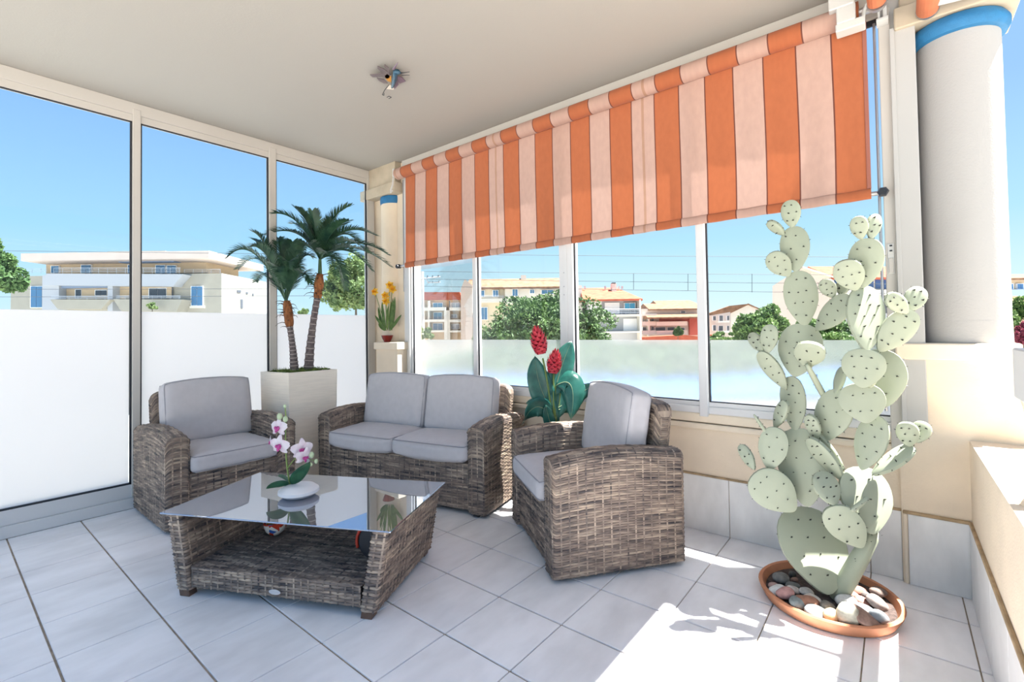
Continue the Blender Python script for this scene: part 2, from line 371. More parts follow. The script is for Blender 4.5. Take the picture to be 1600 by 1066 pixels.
# ------------------------------------------------------------------ striped roller blind
def stripes(name, axis_scale_y0):
    m = bpy.data.materials.new(name); m.use_nodes = True; n, l = m.node_tree.nodes, m.node_tree.links
    b = n['Principled BSDF']; b.inputs['Roughness'].default_value = .9; b.inputs['Sheen Weight'].default_value = .1
    uv = n.new('ShaderNodeUVMap'); uv.uv_map = 'UVMap'; sp = n.new('ShaderNodeSeparateXYZ'); l.new(uv.outputs[0], sp.inputs[0])
    def mth(op, a, v=None, c=None):
        q = n.new('ShaderNodeMath'); q.operation = op
        for i, s_ in enumerate((a, v, c)):
            if s_ is None: continue
            if isinstance(s_, (int, float)): q.inputs[i].default_value = s_
            else: l.new(s_, q.inputs[i])
        return q.outputs[0]
    # u: stripe number (u=0 first boundary), integer boundaries
    u = sp.outputs[0]
    par = mth('FLOORED_MODULO', mth('FLOOR', u), 2.0)
    fr = mth('FRACT', u)
    edge = mth('GREATER_THAN', mth('ABSOLUTE', mth('SUBTRACT', fr, .5)), .478)
    mid = mth('MULTIPLY', mth('LESS_THAN', mth('ABSOLUTE', mth('SUBTRACT', fr, .5)), .055), mth('LESS_THAN', mth('ABSOLUTE', mth('SUBTRACT', mth('FLOORED_MODULO', u, 8.0), 6.5)), .5))
    m1 = n.new('ShaderNodeMix'); m1.data_type = 'RGBA'; l.new(par, m1.inputs[0]); m1.inputs[6].default_value = (.54, .35, .29, 1); m1.inputs[7].default_value = (.46, .135, .055, 1)
    m2 = n.new('ShaderNodeMix'); m2.data_type = 'RGBA'; l.new(mid, m2.inputs[0]); l.new(m1.outputs[2], m2.inputs[6]); m2.inputs[7].default_value = (.45, .26, .18, 1)
    m3 = n.new('ShaderNodeMix'); m3.data_type = 'RGBA'; l.new(edge, m3.inputs[0]); l.new(m2.outputs[2], m3.inputs[6]); m3.inputs[7].default_value = (.16, .05, .035, 1)
    nz = n.new('ShaderNodeTexNoise'); nz.inputs['Scale'].default_value = 6; nz.inputs['Detail'].default_value = 6; l.new(uv.outputs[0], nz.inputs['Vector'])
    hs = n.new('ShaderNodeHueSaturation'); l.new(m3.outputs[2], hs.inputs['Color']); l.new(mth('MULTIPLY_ADD', nz.outputs[0], .22, .89), hs.inputs['Value'])
    l.new(hs.outputs[0], b.inputs['Base Color'])
    tr = n.new('ShaderNodeBsdfTranslucent'); l.new(hs.outputs[0], tr.inputs[0]); mx = n.new('ShaderNodeMixShader'); mx.inputs[0].default_value = .22
    l.new(b.outputs[0], mx.inputs[1]); l.new(tr.outputs[0], mx.inputs[2]); l.new(mx.outputs[0], n['Material Output'].inputs[0])
    return m
mStripe = stripes('striped_canvas', 0)
BX, BY0, BY1 = 2.862, .075, 3.60
t = thing('roller_blind', 'orange and pink striped roller blind half lowered over the windows', 'blind', (BX, 1.8, 1.82))
def su(y): return (3.459-y)/.1545
# canvas: gently rippled sheet
nu, nv = 220, 26; v = []; uvs = []; f = []
for j in range(nv+1):
    for i in range(nu+1):
        y = BY1+(BY0-BY1)*i/nu; z = 2.69+(1.862-2.69)*j/nv
        w = .005*math.sin(su(y)*math.pi*2+.6*math.sin(z*3))*(.25+.75*j/nv)+.006*math.sin(y*2.3+z*1.7)
        v.append((BX+w, y, z)); uvs.append((su(y)+.02*math.sin(z*5+y), z*3))
for j in range(nv):
    for i in range(nu): a = j*(nu+1)+i; f.append((a, a+1, a+nu+2, a+nu+1))
mesh('canvas', v, f, mStripe, t, True, uvs)
G().box((BX-.012, BY0-.001, 1.87), (BX+.008, BY0+.016, 2.69), .002).out('edge_binding', M('edge_binding', (.30, .11, .08), .9), t)
# hem pocket around the bottom bar
v = []; uvs = []; f = []; n = 12
for i in range(nu+1):
    y = BY1+(BY0-BY1)*i/nu
    w = .005*math.sin(su(y)*math.pi*2+.6*math.sin(1.86*3))+.006*math.sin(y*2.3+1.86*1.7)
    for k in range(n):
        th = 2*math.pi*k/n; v.append((BX+w+.013*math.cos(th), y, 1.845+.026*math.sin(th))); uvs.append((su(y), 5+k*.02))
for i in range(nu):
    for k in range(n): a, b = i*n+k, i*n+(k+1) % n; f.append((a, b, b+n, a+n))
mesh('hem', v, f, mStripe, t, True, uvs)
# rolled canvas on its tube
v = []; uvs = []; f = []; n = 24; RX, RZ, RR = 2.835, 2.728, .052
for i in range(nu+1):
    y = 3.685+(.10-3.685)*i/nu
    for k in range(n):
        th = 2*math.pi*k/n; v.append((RX+RR*math.cos(th), y, RZ+RR*math.sin(th))); uvs.append((su(y+.035)+.0, 9+k*.02))
for i in range(nu):
    for k in range(n): a, b = i*n+k, i*n+(k+1) % n; f.append((a, b, b+n, a+n))
f.append(tuple(range(n))); f.append(tuple(nu*n+k for k in range(n))[::-1])
mesh('canvas_roll', v, f, mStripe, t, True, uvs)
G().tube([(RX, 3.72, RZ), (RX, .05, RZ)], .018, 10).out('roller_tube', mMetal, t)
for ya, yb in ((3.72, BY1-.01), (BY0+.01, .02)): G().tube([(BX, ya, 1.843), (BX, yb, 1.843)], .011, 10).out('bottom_bar', mMetal, t)
for yy in (3.705, .030):
    G().tube([(BX-.032, yy, 1.843), (BX-.018, yy, 1.843), (BX+.012, yy, 1.843)], [.019, .024, .02], 6).tube([(BX-.037, yy, 1.843), (BX-.032, yy, 1.843)], .006, 8).out('clamp_knob', mBlackP, t)
for yy in (3.66, ):
    G().tube([(BX+.02, yy, 1.60), (BX+.02, yy, 2.68)], .006, 8).out('guide_rod', mMetal, t)
G().tube([(BX+.03, .045, .80), (BX+.03, .045, 2.68)], .006, 8).out('guide_rod', mMetal, t)
G().box((2.80, 3.69, 2.70), (2.87, 3.72, 2.78), .004).tube([(2.80, 3.70, 2.69), (2.79, 3.70, 2.62), (2.78, 3.715, 2.57), (2.79, 3.73, 2.55), (2.80, 3.715, 2.57)], .008, 8).out('bracket', mPlas, t)
# gear bracket at the near end: stepped white casing with curved arm and screws
br = G(); br.box((2.745, .115, 2.74), (2.80, .215, 2.90), .004).box((2.75, .110, 2.665), (2.80, .185, 2.745), .004).box((2.755, .075, 2.630), (2.83, .190, 2.668), .004)
bo = br.out('bracket', mPlas, t)
for zz in (2.85, 2.80): G().tube([(2.741, .135, zz), (2.748, .135, zz)], .009, 10).out('screw', mMetal, bo)
G().tube([(2.80, .085, 2.66), (2.80, .08, 2.71), (2.80, .07, 2.735), (2.81, .035, 2.75), (2.82, .0, 2.78), (2.82, -.02, 2.84)], .008, 8).out('bracket_arm', mPlas, t)
G().box((2.84, -.005, 2.66), (2.87, .01, 2.80), .002).box((2.84, .02, 2.66), (2.87, .03, 2.80), .002).box((2.83, -.01, 2.655), (2.90, .035, 2.667), .001).out('mounting_plate', mPlas, t)
# second awning, rolled up along the open side
t = thing('rolled_awning', 'rolled orange awning tube hung beside the white column', 'awning', (2.4, -.10, 2.6))
a0 = at_x(1449, 14, 2.84); a1 = np.array([1.2, a0[1]+.01, a0[2]+.02])
G().tube([a0, a1], .040, 20).out('canvas_roll', M('orange_canvas', (.48, .15, .07), .9, var=.06, vs=12), t)
G().tube([a0+np.array([.012, 0, 0]), a0], .042, 20).out('end_cap', mMetal, t)
b0 = at_x(1370, 3, 2.70); G().tube([b0, b0+np.array([-.5, .02, .14])], .035, 16).out('canvas_roll', MATS['orange_canvas'], t)
G().tube([b0+np.array([.02, 0, 0]), b0], .038, 16).out('end_cap', mMetal, t)

G().box((-1.4, -.885, 2.49), (3.02, -.770, 2.545), .006).out('shadow_bar', mPlas, t)  # unseen bar, added to cast the dark band across the sunlit floor
for xx in (-1.3, 2.80): G().tube([(xx, -.15, 2.64), (xx, -.5, 2.60), (xx, -.80, 2.52)], .018, 8).out('shadow_bar_arm', mPlas, t)  # arms added to carry the unseen shadow-casting bar
# ------------------------------------------------------------------ wicker furniture
def weave(fn, Lu, Lv, row=.0125, stake=.044, amp=.0018, th=.0030, closed=False, flip=False):
    n = max(2, round(Lv/row)); m = max(2, round(Lu/stake))
    if closed and m % 2: m += 1
    s = 4; K = m*s+1
    ks = np.arange(K); u = ks/(m*s)
    V = []; F = []; UV = []; base = 0
    for j in range(n):
        c = np.cos(math.pi*ks/s+math.pi*j)
        for dv, hh in ((-.5, lambda c: amp*.7*c-th*1.3), (0, lambda c: amp*c+th), (.5, lambda c: amp*.7*c-th*1.3)):
            vv = np.full(K, (j+.5+dv)/n)
            P, N = fn(u, vv); V.append(P+N*hh(c)[:, None]); UV.append(np.stack([u*Lu+j*1.37, np.full(K, (j+.5)/n*Lv+dv*.004)], 1))
        a = base+np.arange(K-1)
        for r in range(2):
            q = a+r*K; F.append(np.stack([q, q+1, q+1+K, q+K], 1))
        base += 3*K
    # upright stakes
    hw = .0042/Lu
    vs = np.linspace(0, 1, n+1)
    for i in range(m+(0 if closed else 1)):
        uc = min(max(i/m, hw), 1-hw)
        for du in (-hw, hw):
            P, N = fn(np.full(n+1, uc+du), vs); V.append(P+N*.0012); UV.append(np.stack([np.full(n+1, .31*i+.02*du), vs*Lv*.1+i*.7], 1))
        q = base+np.arange(n); F.append(np.stack([q, q+n+1, q+n+2, q+1], 1)); base += 2*(n+1)
    V = np.concatenate(V); F = np.concatenate(F); UV = np.concatenate(UV)
    if flip: F = F[:, ::-1]
    return V, F, UV
def wmesh(name, patches, xf, parent, backing=None):
    V = []; F = []; UV = []; b = 0
    for (v, f, uv) in patches: V.append(v); F.append(f+b); UV.append(uv); b += len(v)
    V = xf(np.concatenate(V)); F = np.concatenate(F)
    fl = [tuple(q) for q in F]; mi = [0]*len(fl); UV = np.concatenate(UV)
    if backing:
        bv, bf = backing; bv = xf(np.array(bv)); fl += [tuple(i+b for i in q) for q in bf]; mi += [1]*len(bf)
        V = np.concatenate([V, bv]); UV = np.concatenate([UV, np.zeros((len(bv), 2))])
    o = mesh(name, V, fl, None, parent, False, UV, [mWick, mWickDark], mi)
    sm = np.array([i == 0 for i in mi]); o.data.polygons.foreach_set('use_smooth', sm); return o
def path_len(pts, closed):
    p = np.array(pts, float); q = np.vstack([p, p[:1]]) if closed else p
    d = np.linalg.norm(np.diff(q, axis=0), axis=1); return q, np.concatenate([[0], np.cumsum(d)])
def rrect(x0, x1, y0, y1, r, seg=4):
    pts = []
    for cx, cy, a0 in ((x1-r, y1-r, 0), (x0+r, y1-r, 90), (x0+r, y0+r, 180), (x1-r, y0+r, 270)):
        for k in range(seg+1):
            a = math.radians(a0+90*k/seg); pts.append((cx+r*math.cos(a), cy+r*math.sin(a)))
    return pts
def plan_wall(pts, closed, z0, ztop, Lz, **kw):
    """woven wall standing on a plan outline; ztop(x,y) array -> top height"""
    q, cum = path_len(pts, closed); L = cum[-1]
    def fn(u, v):
        s_ = u*L; x = np.interp(s_, cum, q[:, 0]); y = np.interp(s_, cum, q[:, 1])
        e_ = .004; x2 = np.interp(np.minimum(s_+e_, L), cum, q[:, 0])-np.interp(np.maximum(s_-e_, 0), cum, q[:, 0])
        y2 = np.interp(np.minimum(s_+e_, L), cum, q[:, 1])-np.interp(np.maximum(s_-e_, 0), cum, q[:, 1])
        nl = np.hypot(x2, y2)+1e-9; zt = ztop(x, y); z = z0+(zt-z0)*v
        return np.stack([x, y, z], 1), np.stack([y2/nl, -x2/nl, np.zeros_like(x)], 1)
    return weave(fn, L, Lz, closed=closed, **kw)
def flat(o, du, dv, **kw):
    o, du, dv = map(lambda a: np.array(a, float), (o, du, dv)); nn = np.cross(du, dv); nn /= np.linalg.norm(nn)
    return weave(lambda u, v: (o+u[:, None]*du+v[:, None]*dv, np.tile(nn, (len(u), 1))), np.linalg.norm(du), np.linalg.norm(dv), **kw)
def boxfaces(x0, x1, y0, y1, z0, z1):
    return ([(x0, y0, z0), (x1, y0, z0), (x1, y1, z0), (x0, y1, z0), (x0, y0, z1), (x1, y0, z1), (x1, y1, z1), (x0, y1, z1)],
            [(0, 3, 2, 1), (4, 5, 6, 7), (0, 1, 5, 4), (1, 2, 6, 5), (2, 3, 7, 6), (3, 0, 4, 7)])
def frame2(O, wx, wy):
    O = np.array([*O, 0.0]); wx = np.array([*wx, 0.0]); wy = np.array([*wy, 0.0])
    wx /= np.linalg.norm(wx); wy = wy-wx*(wx@wy); wy /= np.linalg.norm(wy)
    def xf(p):
        p = np.asarray(p, float); return O+p[..., 0:1]*wx+p[..., 1:2]*wy+p[..., 2:3]*np.array([0, 0, 1.0])
    return xf
def seat(name, label, cat, O, wx, wy, Wd, D, group=None, bh=.80):
    xf = frame2(O, wx, wy); c = xf(np.array([Wd/2, D/2, 0])); t = thing(name, label, cat, c, group)
    A, r = .13, .045
    def ah(y): return .582+.032*np.sin(math.pi*np.clip(y/D, 0, 1)**.85)
    for x0 in (0, Wd-A):
        x1 = x0+A
        def edge(x):   # arch across the arm's thickness
            dd = np.minimum(x-x0, x1-x); dd = np.clip(dd, 0, r); return np.sqrt(np.maximum(r*r-(r-dd)**2, 0))
        ps = plan_wall(rrect(x0, x1, 0, D, .016, 3), True, .022, lambda x, y: ah(y)-r+edge(x), .57)
        def cap(u, v):
            x = x0+A*v; y = .003+u*(D-.006); z = ah(y)-r+edge(x)
            dx = (edge(np.minimum(x+.003, x1))-edge(np.maximum(x-.003, x0)))/.006; dx = np.clip(dx, -6, 6)
            N = np.stack([-dx, np.zeros_like(x), np.ones_like(x)], 1); N /= np.linalg.norm(N, axis=1)[:, None]
            return np.stack([x, y, z], 1), N
        # cap sampled on arc so rows stay even
        sv = np.linspace(0, 1, 60); zz = edge(x0+A*sv); ar = np.concatenate([[0], np.cumsum(np.hypot(np.diff(sv*A), np.diff(zz)))]); ar /= ar[-1]
        pc = weave(lambda u, v: cap(u, np.interp(v, ar, sv)), D, .17, flip=False)
        wmesh('arm', [ps, pc], xf, t, boxfaces(x0+.012, x1-.012, .012, D-.012, .025, .52))
        for yy in (.02, D-.06):
            G().box((x0+.03, yy, 0), (x0+.07, yy+.04, .024), fn=lambda a: tuple(xf(np.array(a)))).out('foot', mBlackP, t)
    wmesh('front_panel', [flat((A+.002, .018, .035), (Wd-2*A-.004, 0, 0), (0, 0, .305))], xf, t, boxfaces(A, Wd-A, .03, .06, .04, .335))
    wmesh('seat_deck', [flat((A, .012, .342), (Wd-2*A, 0, 0), (0, D-.16, 0), row=.03, stake=.08)], xf, t)
    # backrest: slab leaning back, rounded top
    bx0, bx1 = .085, Wd-.085
    def lean(p): p = p.copy(); p[..., 1] += (p[..., 2]-bh)*.12; return p
    rr = .035
    def top(x, y):
        d = np.minimum(x-bx0, bx1-x); d = np.clip(d, 0, .06); return bh-.06+np.sqrt(np.maximum(.0036-(.06-d)**2, 0))+.018*np.sin(math.pi*np.clip((x-bx0)/(bx1-bx0), 0, 1))
    pw = plan_wall(rrect(bx0, bx1, D-.085, D, .02, 3), True, .30, top, .5)
    pt = weave(lambda u, v: (np.stack([bx0+u*(bx1-bx0), D-.083+v*.081, top(bx0+u*(bx1-bx0), 0*u)], 1), np.tile([0, 0, 1.0], (len(u), 1))), bx1-bx0, .085)
    bk = boxfaces(bx0+.015, bx1-.015, D-.075, D-.012, .30, bh-.055)
    wmesh('backrest', [pw, pt], lambda p: xf(lean(np.asarray(p, float))), t, bk)
    wmesh('back_skirt', [flat((Wd-A, D-.03, .03), (-(Wd-2*A), 0, 0), (0, 0, .32))], xf, t)
    return xf
def cushion(name, label, xf, c, half, r=.035, puff=.018, tilt=0.0, crown=0.0, sag=0.0, group=None, seed=0, n=14):
    rs = np.random.RandomState(seed); ph = rs.uniform(0, 6.3, 8)
    bm = bmesh.new(); bmesh.ops.create_cube(bm, size=2); bmesh.ops.subdivide_edges(bm, edges=bm.edges[:], cuts=n, use_grid_fill=True)
    bm.verts.index_update(); P = np.array([q.co[:] for q in bm.verts]); F = [[q.index for q in p.verts] for p in bm.faces]; bm.free()
    h = np.array(half)
    th = int(np.argmin(h))         # thin axis
    P = np.sign(P)*np.abs(P)**.8
    q = P*h; core = np.clip(q, -(h-r), h-r); d = q-core; L = np.linalg.norm(d, axis=1)[:, None]
    q = core+np.where(L > 1e-9, d/np.maximum(L, 1e-9)*r, 0)
    o2 = [i for i in range(3) if i != th]
    a, b = P[:, o2[0]], P[:, o2[1]]
    w = (1-a**2)*(1-b**2)
    q[:, th] += np.sign(P[:, th])*puff*w**.6*(np.abs(P[:, th]) > .3)
    q[:, th] += .0022*(np.sin(9*a+ph[0]+4*b)+np.sin(13*b+ph[1]-5*a)+np.sin(21*a*b+ph[2]))*(.4+.6*w)
    q[:, o2[0]] *= 1-.018*(P[:, o2[1]]**2)+.018
    if crown: q[:, 2] += crown*(1-P[:, 0]**2)*(P[:, 2]+1)/2
    if sag: q[:, 2] -= sag*(1-P[:, 0]**2)*(P[:, 1] < 0)*(P[:, 1]**2)
    if tilt:
        ct, st = math.cos(tilt), math.sin(tilt); y, z = q[:, 1].copy(), q[:, 2].copy()
        q[:, 1] = y*ct+z*st; q[:, 2] = z*ct-y*st
    Vw = xf(q+np.array(c))
    o = mesh(name, Vw, F, mCush, None, True); tag(o, label, 'cushion', group)
    # piping round both rims
    pip = G()
    for sg in (-1, 1):
        loop = []
        rim = []
        for k in range(72):
            t_ = 2*math.pi*k/72; ca, sa = math.cos(t_), math.sin(t_); mxx = max(abs(ca), abs(sa)); pa, pb = ca/mxx, sa/mxx
            p = [0, 0, 0]; p[o2[0]] = pa*(h[o2[0]]-r*.25); p[o2[1]] = pb*(h[o2[1]]-r*.25); p[th] = sg*(h[th]-r*.28)
            if abs(pa) > .93 and abs(pb) > .93:
                p[o2[0]] *= .985; p[o2[1]] *= .985
            p = np.array(p)
            if crown: p[2] += crown*(1-(p[0]/h[0])**2)*(p[2]/h[2]+1)/2
            if tilt: p = np.array([p[0], p[1]*ct+p[2]*st, p[2]*ct-p[1]*st])
            rim.append(xf(p+np.array(c)))
        rim.append(rim[0]); pip.tube(rim, .0035, 5, cap=False)
    mesh('piping', np.array(pip.v)-0, pip.f, mPipe, o, True)
    return o
gA = 'wicker armchairs'
W_A, D_A = .80, .715
xfL = seat('armchair', 'brown wicker armchair against the tall frosted glass at left', 'chair', (.915, 3.452), (1, 0), (0, 1), W_A, D_A)
xfR = seat('armchair', 'brown wicker armchair seen from its side in front of the sliding windows', 'chair', (2.355, 1.93), (-.60, -.80), (.80, -.60), W_A, D_A)
W_S, D_S = 1.5, .62
xfS = seat('loveseat', 'two-seat brown wicker sofa in the corner by the red flowers', 'sofa', (1.932, 3.537), (.217, -.976), (.976, .217), W_S, D_S, bh=.79)
gc = 'grey seat cushions'; gb = 'grey back cushions'
cushion('seat_cushion', 'grey seat cushion on the left armchair behind the orchid', xfL, (W_A/2, .27, .400), (.268, .300, .055), group=gc, seed=1)
cushion('back_cushion', 'grey back cushion on the left armchair, against the frosted glass', xfL, (W_A/2, .525, .660), (.285, .065, .215), tilt=.17, crown=.022, group=gb, seed=2)
cushion('seat_cushion', 'grey seat cushion on the right armchair, near the big cactus', xfR, (W_A/2, .27, .400), (.268, .300, .055), group=gc, seed=3)
cushion('back_cushion', 'grey back cushion on the right armchair, below the sliding windows', xfR, (W_A/2, .520, .660), (.285, .065, .215), tilt=.17, crown=.022, group=gb, seed=4)
for k, (nm, sd_) in enumerate((('left', 5), ('right', 6))):
    cx = .13+.31+.62*k
    cushion('seat_cushion', ['grey sofa seat cushion nearer the potted palm', 'grey sofa seat cushion nearer the right armchair'][k], xfS, (cx, .225, .408), (.309, .255, .055), sag=.02, group=gc, seed=sd_)
    cushion('back_cushion', ['grey sofa back cushion below the yellow daffodils', 'grey sofa back cushion beside the red ginger flowers'][k], xfS, (cx, .425, .655), (.300, .06, .205), tilt=.17, crown=.02, group=gb, seed=sd_+4)

# coffee table
xfT = frame2((.742, 2.627), (.449, -.894), (.894, .449)); TL, TD, TZ = 1.0, .62, .378
ct = thing('coffee_table', 'low wicker coffee table with flared sides and a reflective glass top', 'table', xfT(np.array([TL/2, TD/2, 0])))
for sgn in (-1, 1):
    xo = 0 if sgn < 0 else TL-.075
    def fl(p, sgn=sgn): p = np.asarray(p, float).copy(); p[..., 0] += sgn*(p[..., 2])*.175; return xfT(p)
    pw = plan_wall(rrect(xo, xo+.075, 0, TD, .014, 3), True, .03, lambda x, y: 0*x+TZ-.004, .34, row=.0135, stake=.036)
    wmesh('side_panel', [pw], fl, ct, boxfaces(xo+.01, xo+.065, .01, TD-.01, .03, TZ-.004))
    for yy in (.004, TD-.05):
        G().box((xo+.008, yy, 0), (xo+.062, yy+.046, .034), .003, fn=lambda a: tuple(fl(np.array(a)))).out('foot', M('brown_foot', (.12, .07, .05), .6), ct)
sh = [flat((.068, .012, .042), (TL-.136, 0, 0), (0, 0, .092), row=.0135, stake=.036), flat((.060, .012, .136), (TL-.120, 0, 0), (0, TD-.02, 0), row=.0135, stake=.036)]
wmesh('shelf', sh, xfT, ct, boxfaces(.07, TL-.07, .024, TD-.02, .045, .129))
bd = [xfT(np.array([TL*.515+.030*math.cos(a), .006, .068+.0115*math.sin(a)])) for a in np.linspace(0, 2*math.pi, 25)[:-1]]
badge = G().prism(bd, xfT(np.array([0, .008, 0]))-xfT(np.array([0, 0, 0]))).out('badge', mChrome, ct)
tag(badge, 'small oval silver badge')
def glasstop():
    m = bpy.data.materials.new('taupe_glass'); m.use_nodes = True; n, l = m.node_tree.nodes, m.node_tree.links
    b = n['Principled BSDF']; b.inputs['Base Color'].default_value = (.16, .14, .125, 1); b.inputs['Roughness'].default_value = .25
    gl = n.new('ShaderNodeBsdfGlossy'); gl.inputs['Roughness'].default_value = .012; gl.inputs[0].default_value = (.80, .87, 1.0, 1)
    lw = n.new('ShaderNodeFresnel'); lw.inputs[0].default_value = 8.0
    mx = n.new('ShaderNodeMixShader'); l.new(lw.outputs[0], mx.inputs[0]); l.new(b.outputs[0], mx.inputs[1]); l.new(gl.outputs[0], mx.inputs[2])
    l.new(mx.outputs[0], n['Material Output'].inputs[0]); return m
mTop = glasstop()
G().box((-.085, -.015, TZ), (TL+.085, TD+.015, TZ+.007), .0015, fn=lambda a: tuple(xfT(np.array(a)))).out('glass_top', mTop, ct)

# painted bowl on the table shelf, black-and-red bag beside the right panel
def flatmat_bowl():
    m = bpy.data.materials.new('painted_china'); m.use_nodes = True; n, l = m.node_tree.nodes, m.node_tree.links
    b = n['Principled BSDF']; b.inputs['Roughness'].default_value = .2
    tc_ = n.new('ShaderNodeTexCoord'); vo = n.new('ShaderNodeTexVoronoi'); vo.inputs['Scale'].default_value = 34; l.new(tc_.outputs['Object'], vo.inputs['Vector'])
    cr = n.new('ShaderNodeValToRGB'); cr.color_ramp.interpolation = 'CONSTANT'; el = cr.color_ramp.elements
    el[0].position = 0; el[0].color = (.55, .06, .03, 1); el[1].position = .22; el[1].color = (.8, .8, .78, 1)
    for p_, c_ in ((.55, (.04, .12, .45)), (.68, (.8, .8, .78)), (.82, (.75, .35, .05)), (.9, (.82, .82, .8))):
        q = el.new(p_); q.color = (*c_, 1)
    sp = n.new('ShaderNodeSeparateColor'); l.new(vo.outputs['Color'], sp.inputs[0]); l.new(sp.outputs[0], cr.inputs[0]); l.new(cr.outputs[0], b.inputs['Base Color']); return m
bp_ = xfT(np.array([.215, .385, .141]))
bw = thing('painted_bowl', 'small white china bowl with red and blue pattern on the table shelf', 'bowl', bp_)
sm_angle(G().lathe([(.022, 0), (.026, .004), (.030, .006), (.047, .022), (.058, .05), (.060, .072), (.056, .072), (.052, .048), (.03, .014), (.001, .012)], bp_, 28).out('bowl', flatmat_bowl(), bw), 50)
bg0 = xfT(np.array([.895, .24, .236]))
bag = thing('round_bag', 'round black case with red trim tucked inside the coffee table', 'bag', bg0-np.array([0, 0, .095]))
axv = xfT(np.array([0, 1.0, 0]))-xfT(np.array([0, 0, 0]))
wxv = xfT(np.array([1.0, 0, 0]))-xfT(np.array([0, 0, 0]))
def disc(r_, y0, y1, bev):
    return [(p, q) for p, q in ((r_-bev, y0), (r_, y0+bev), (r_, y1-bev), (r_-bev, y1))]
def axial(q):   # lathe axis z -> table depth axis
    return tuple(bg0+wxv*q[0]+np.array([0, 0, 1.0])*q[1]+axv*q[2])
sm_angle(G().lathe(disc(.094, -.05, .09, .02), (0, 0, 0), 28, fn=axial).out('case', mBlackP, bag))
G().tube([np.array(axial((.084*math.cos(a), .084*math.sin(a), -.051))) for a in np.linspace(math.radians(95), math.radians(200), 14)], .007, 8).out('trim_ring', M('red_trim', (.45, .04, .02), .4), bag, True)

# ------------------------------------------------------------------ orchid on the table
ZT = TZ+.007
oc = at_z(467, 775, ZT); oc[2] = ZT
orch = thing('potted_orchid', 'white and magenta orchid in a white pebble pot on the glass table', 'plant', oc)
OD = depth(oc)
def od(px, py, dd=0.0): return at_d(px, py, OD+dd)
sm_angle(G().lathe([(.02, 0), (.075, .006), (.098, .022), (.096, .036), (.075, .052), (.045, .060), (.02, .058), (.001, .057)], tuple(od(467, 776)*[1, 1, 0]+[0, 0, ZT]), 36, fn=lambda q: (q[0], q[1], q[2])).out('pebble_pot', M('white_ceramic', (.80, .79, .82), .35), orch))
mStem = M('green_stem', (.16, .24, .06), .5); mOl = leafmat('orchid_leaf', (.01, .07, .035), (.03, .13, .06), .1, vs=20, rough=.3)
def leaf(parent, p0, p1, p2, wid, mat, side, name='leaf', fold=.25, n=14, tipw=0.0, thick=.0012, droop=0, belly=.45, label=None):
    pts = bez(p0, p1, p2, n); v = []; f = []
    side = np.array(side, float)
    for i, p in enumerate(pts):
        t_ = i/(n-1); d = pts[min(i+1, n-1)]-pts[max(i-1, 0)]; d /= np.linalg.norm(d)
        s_ = side-d*(side@d); s_ /= np.linalg.norm(s_); nn = np.cross(s_, d)
        w = wid*(math.sin(math.pi*min(1, t_**(math.log(.5)/math.log(belly)))))**.75*.5+.0015
        wav = 1+.06*math.sin(9*t_)
        v += [p-s_*w*wav+nn*fold*w, p-s_*w*.5+nn*fold*w*.35, p, p+s_*w*.5+nn*fold*w*.35, p+s_*w*wav+nn*fold*w]
    for i in range(n-1):
        for k in range(4): a = i*5+k; f.append((a, a+1, a+6, a+5))
    o = mesh(name, v, f, mat, parent, True)
    md = o.modifiers.new('thick', 'SOLIDIFY'); md.thickness = thick
    if label: o['label'] = label
    return o
def st(parent, pts, r, name='stem', mat=None): return G().tube(pts, r, 7).out(name, mat or mStem, parent, True)
b_ = od(452, 752)
leaf(orch, od(455, 757), od(470, 735, -.01), od(484, 722, -.02), .062, mOl, CR*.8+CU*.6, fold=.3)
leaf(orch, od(452, 757), od(432, 750, -.05), od(416, 764, -.06), .045, mOl, CU*.8-CF*.6, fold=.3)
leaf(orch, od(454, 755), od(445, 742, .03), od(434, 744, .05), .02, mOl, CU, fold=.2)
st(orch, bez(od(453, 757), od(444, 715), od(447, 655), 10)+bez(od(447, 655), od(446, 640), od(445, 634), 4)[1:], [.0045]*7+[.003]*6)
st(orch, bez(od(449, 732), od(458, 720), od(468, 708), 8), .003)
st(orch, bez(od(468, 708), od(480, 716), od(492, 721), 6), .002)
mPet = leafmat('orchid_petal', (.80, .66, .74), (.86, .82, .86), .3, vs=40, rough=.6); mLip = leafmat('orchid_lip', (.42, .02, .20), (.70, .12, .42), .2, vs=60)
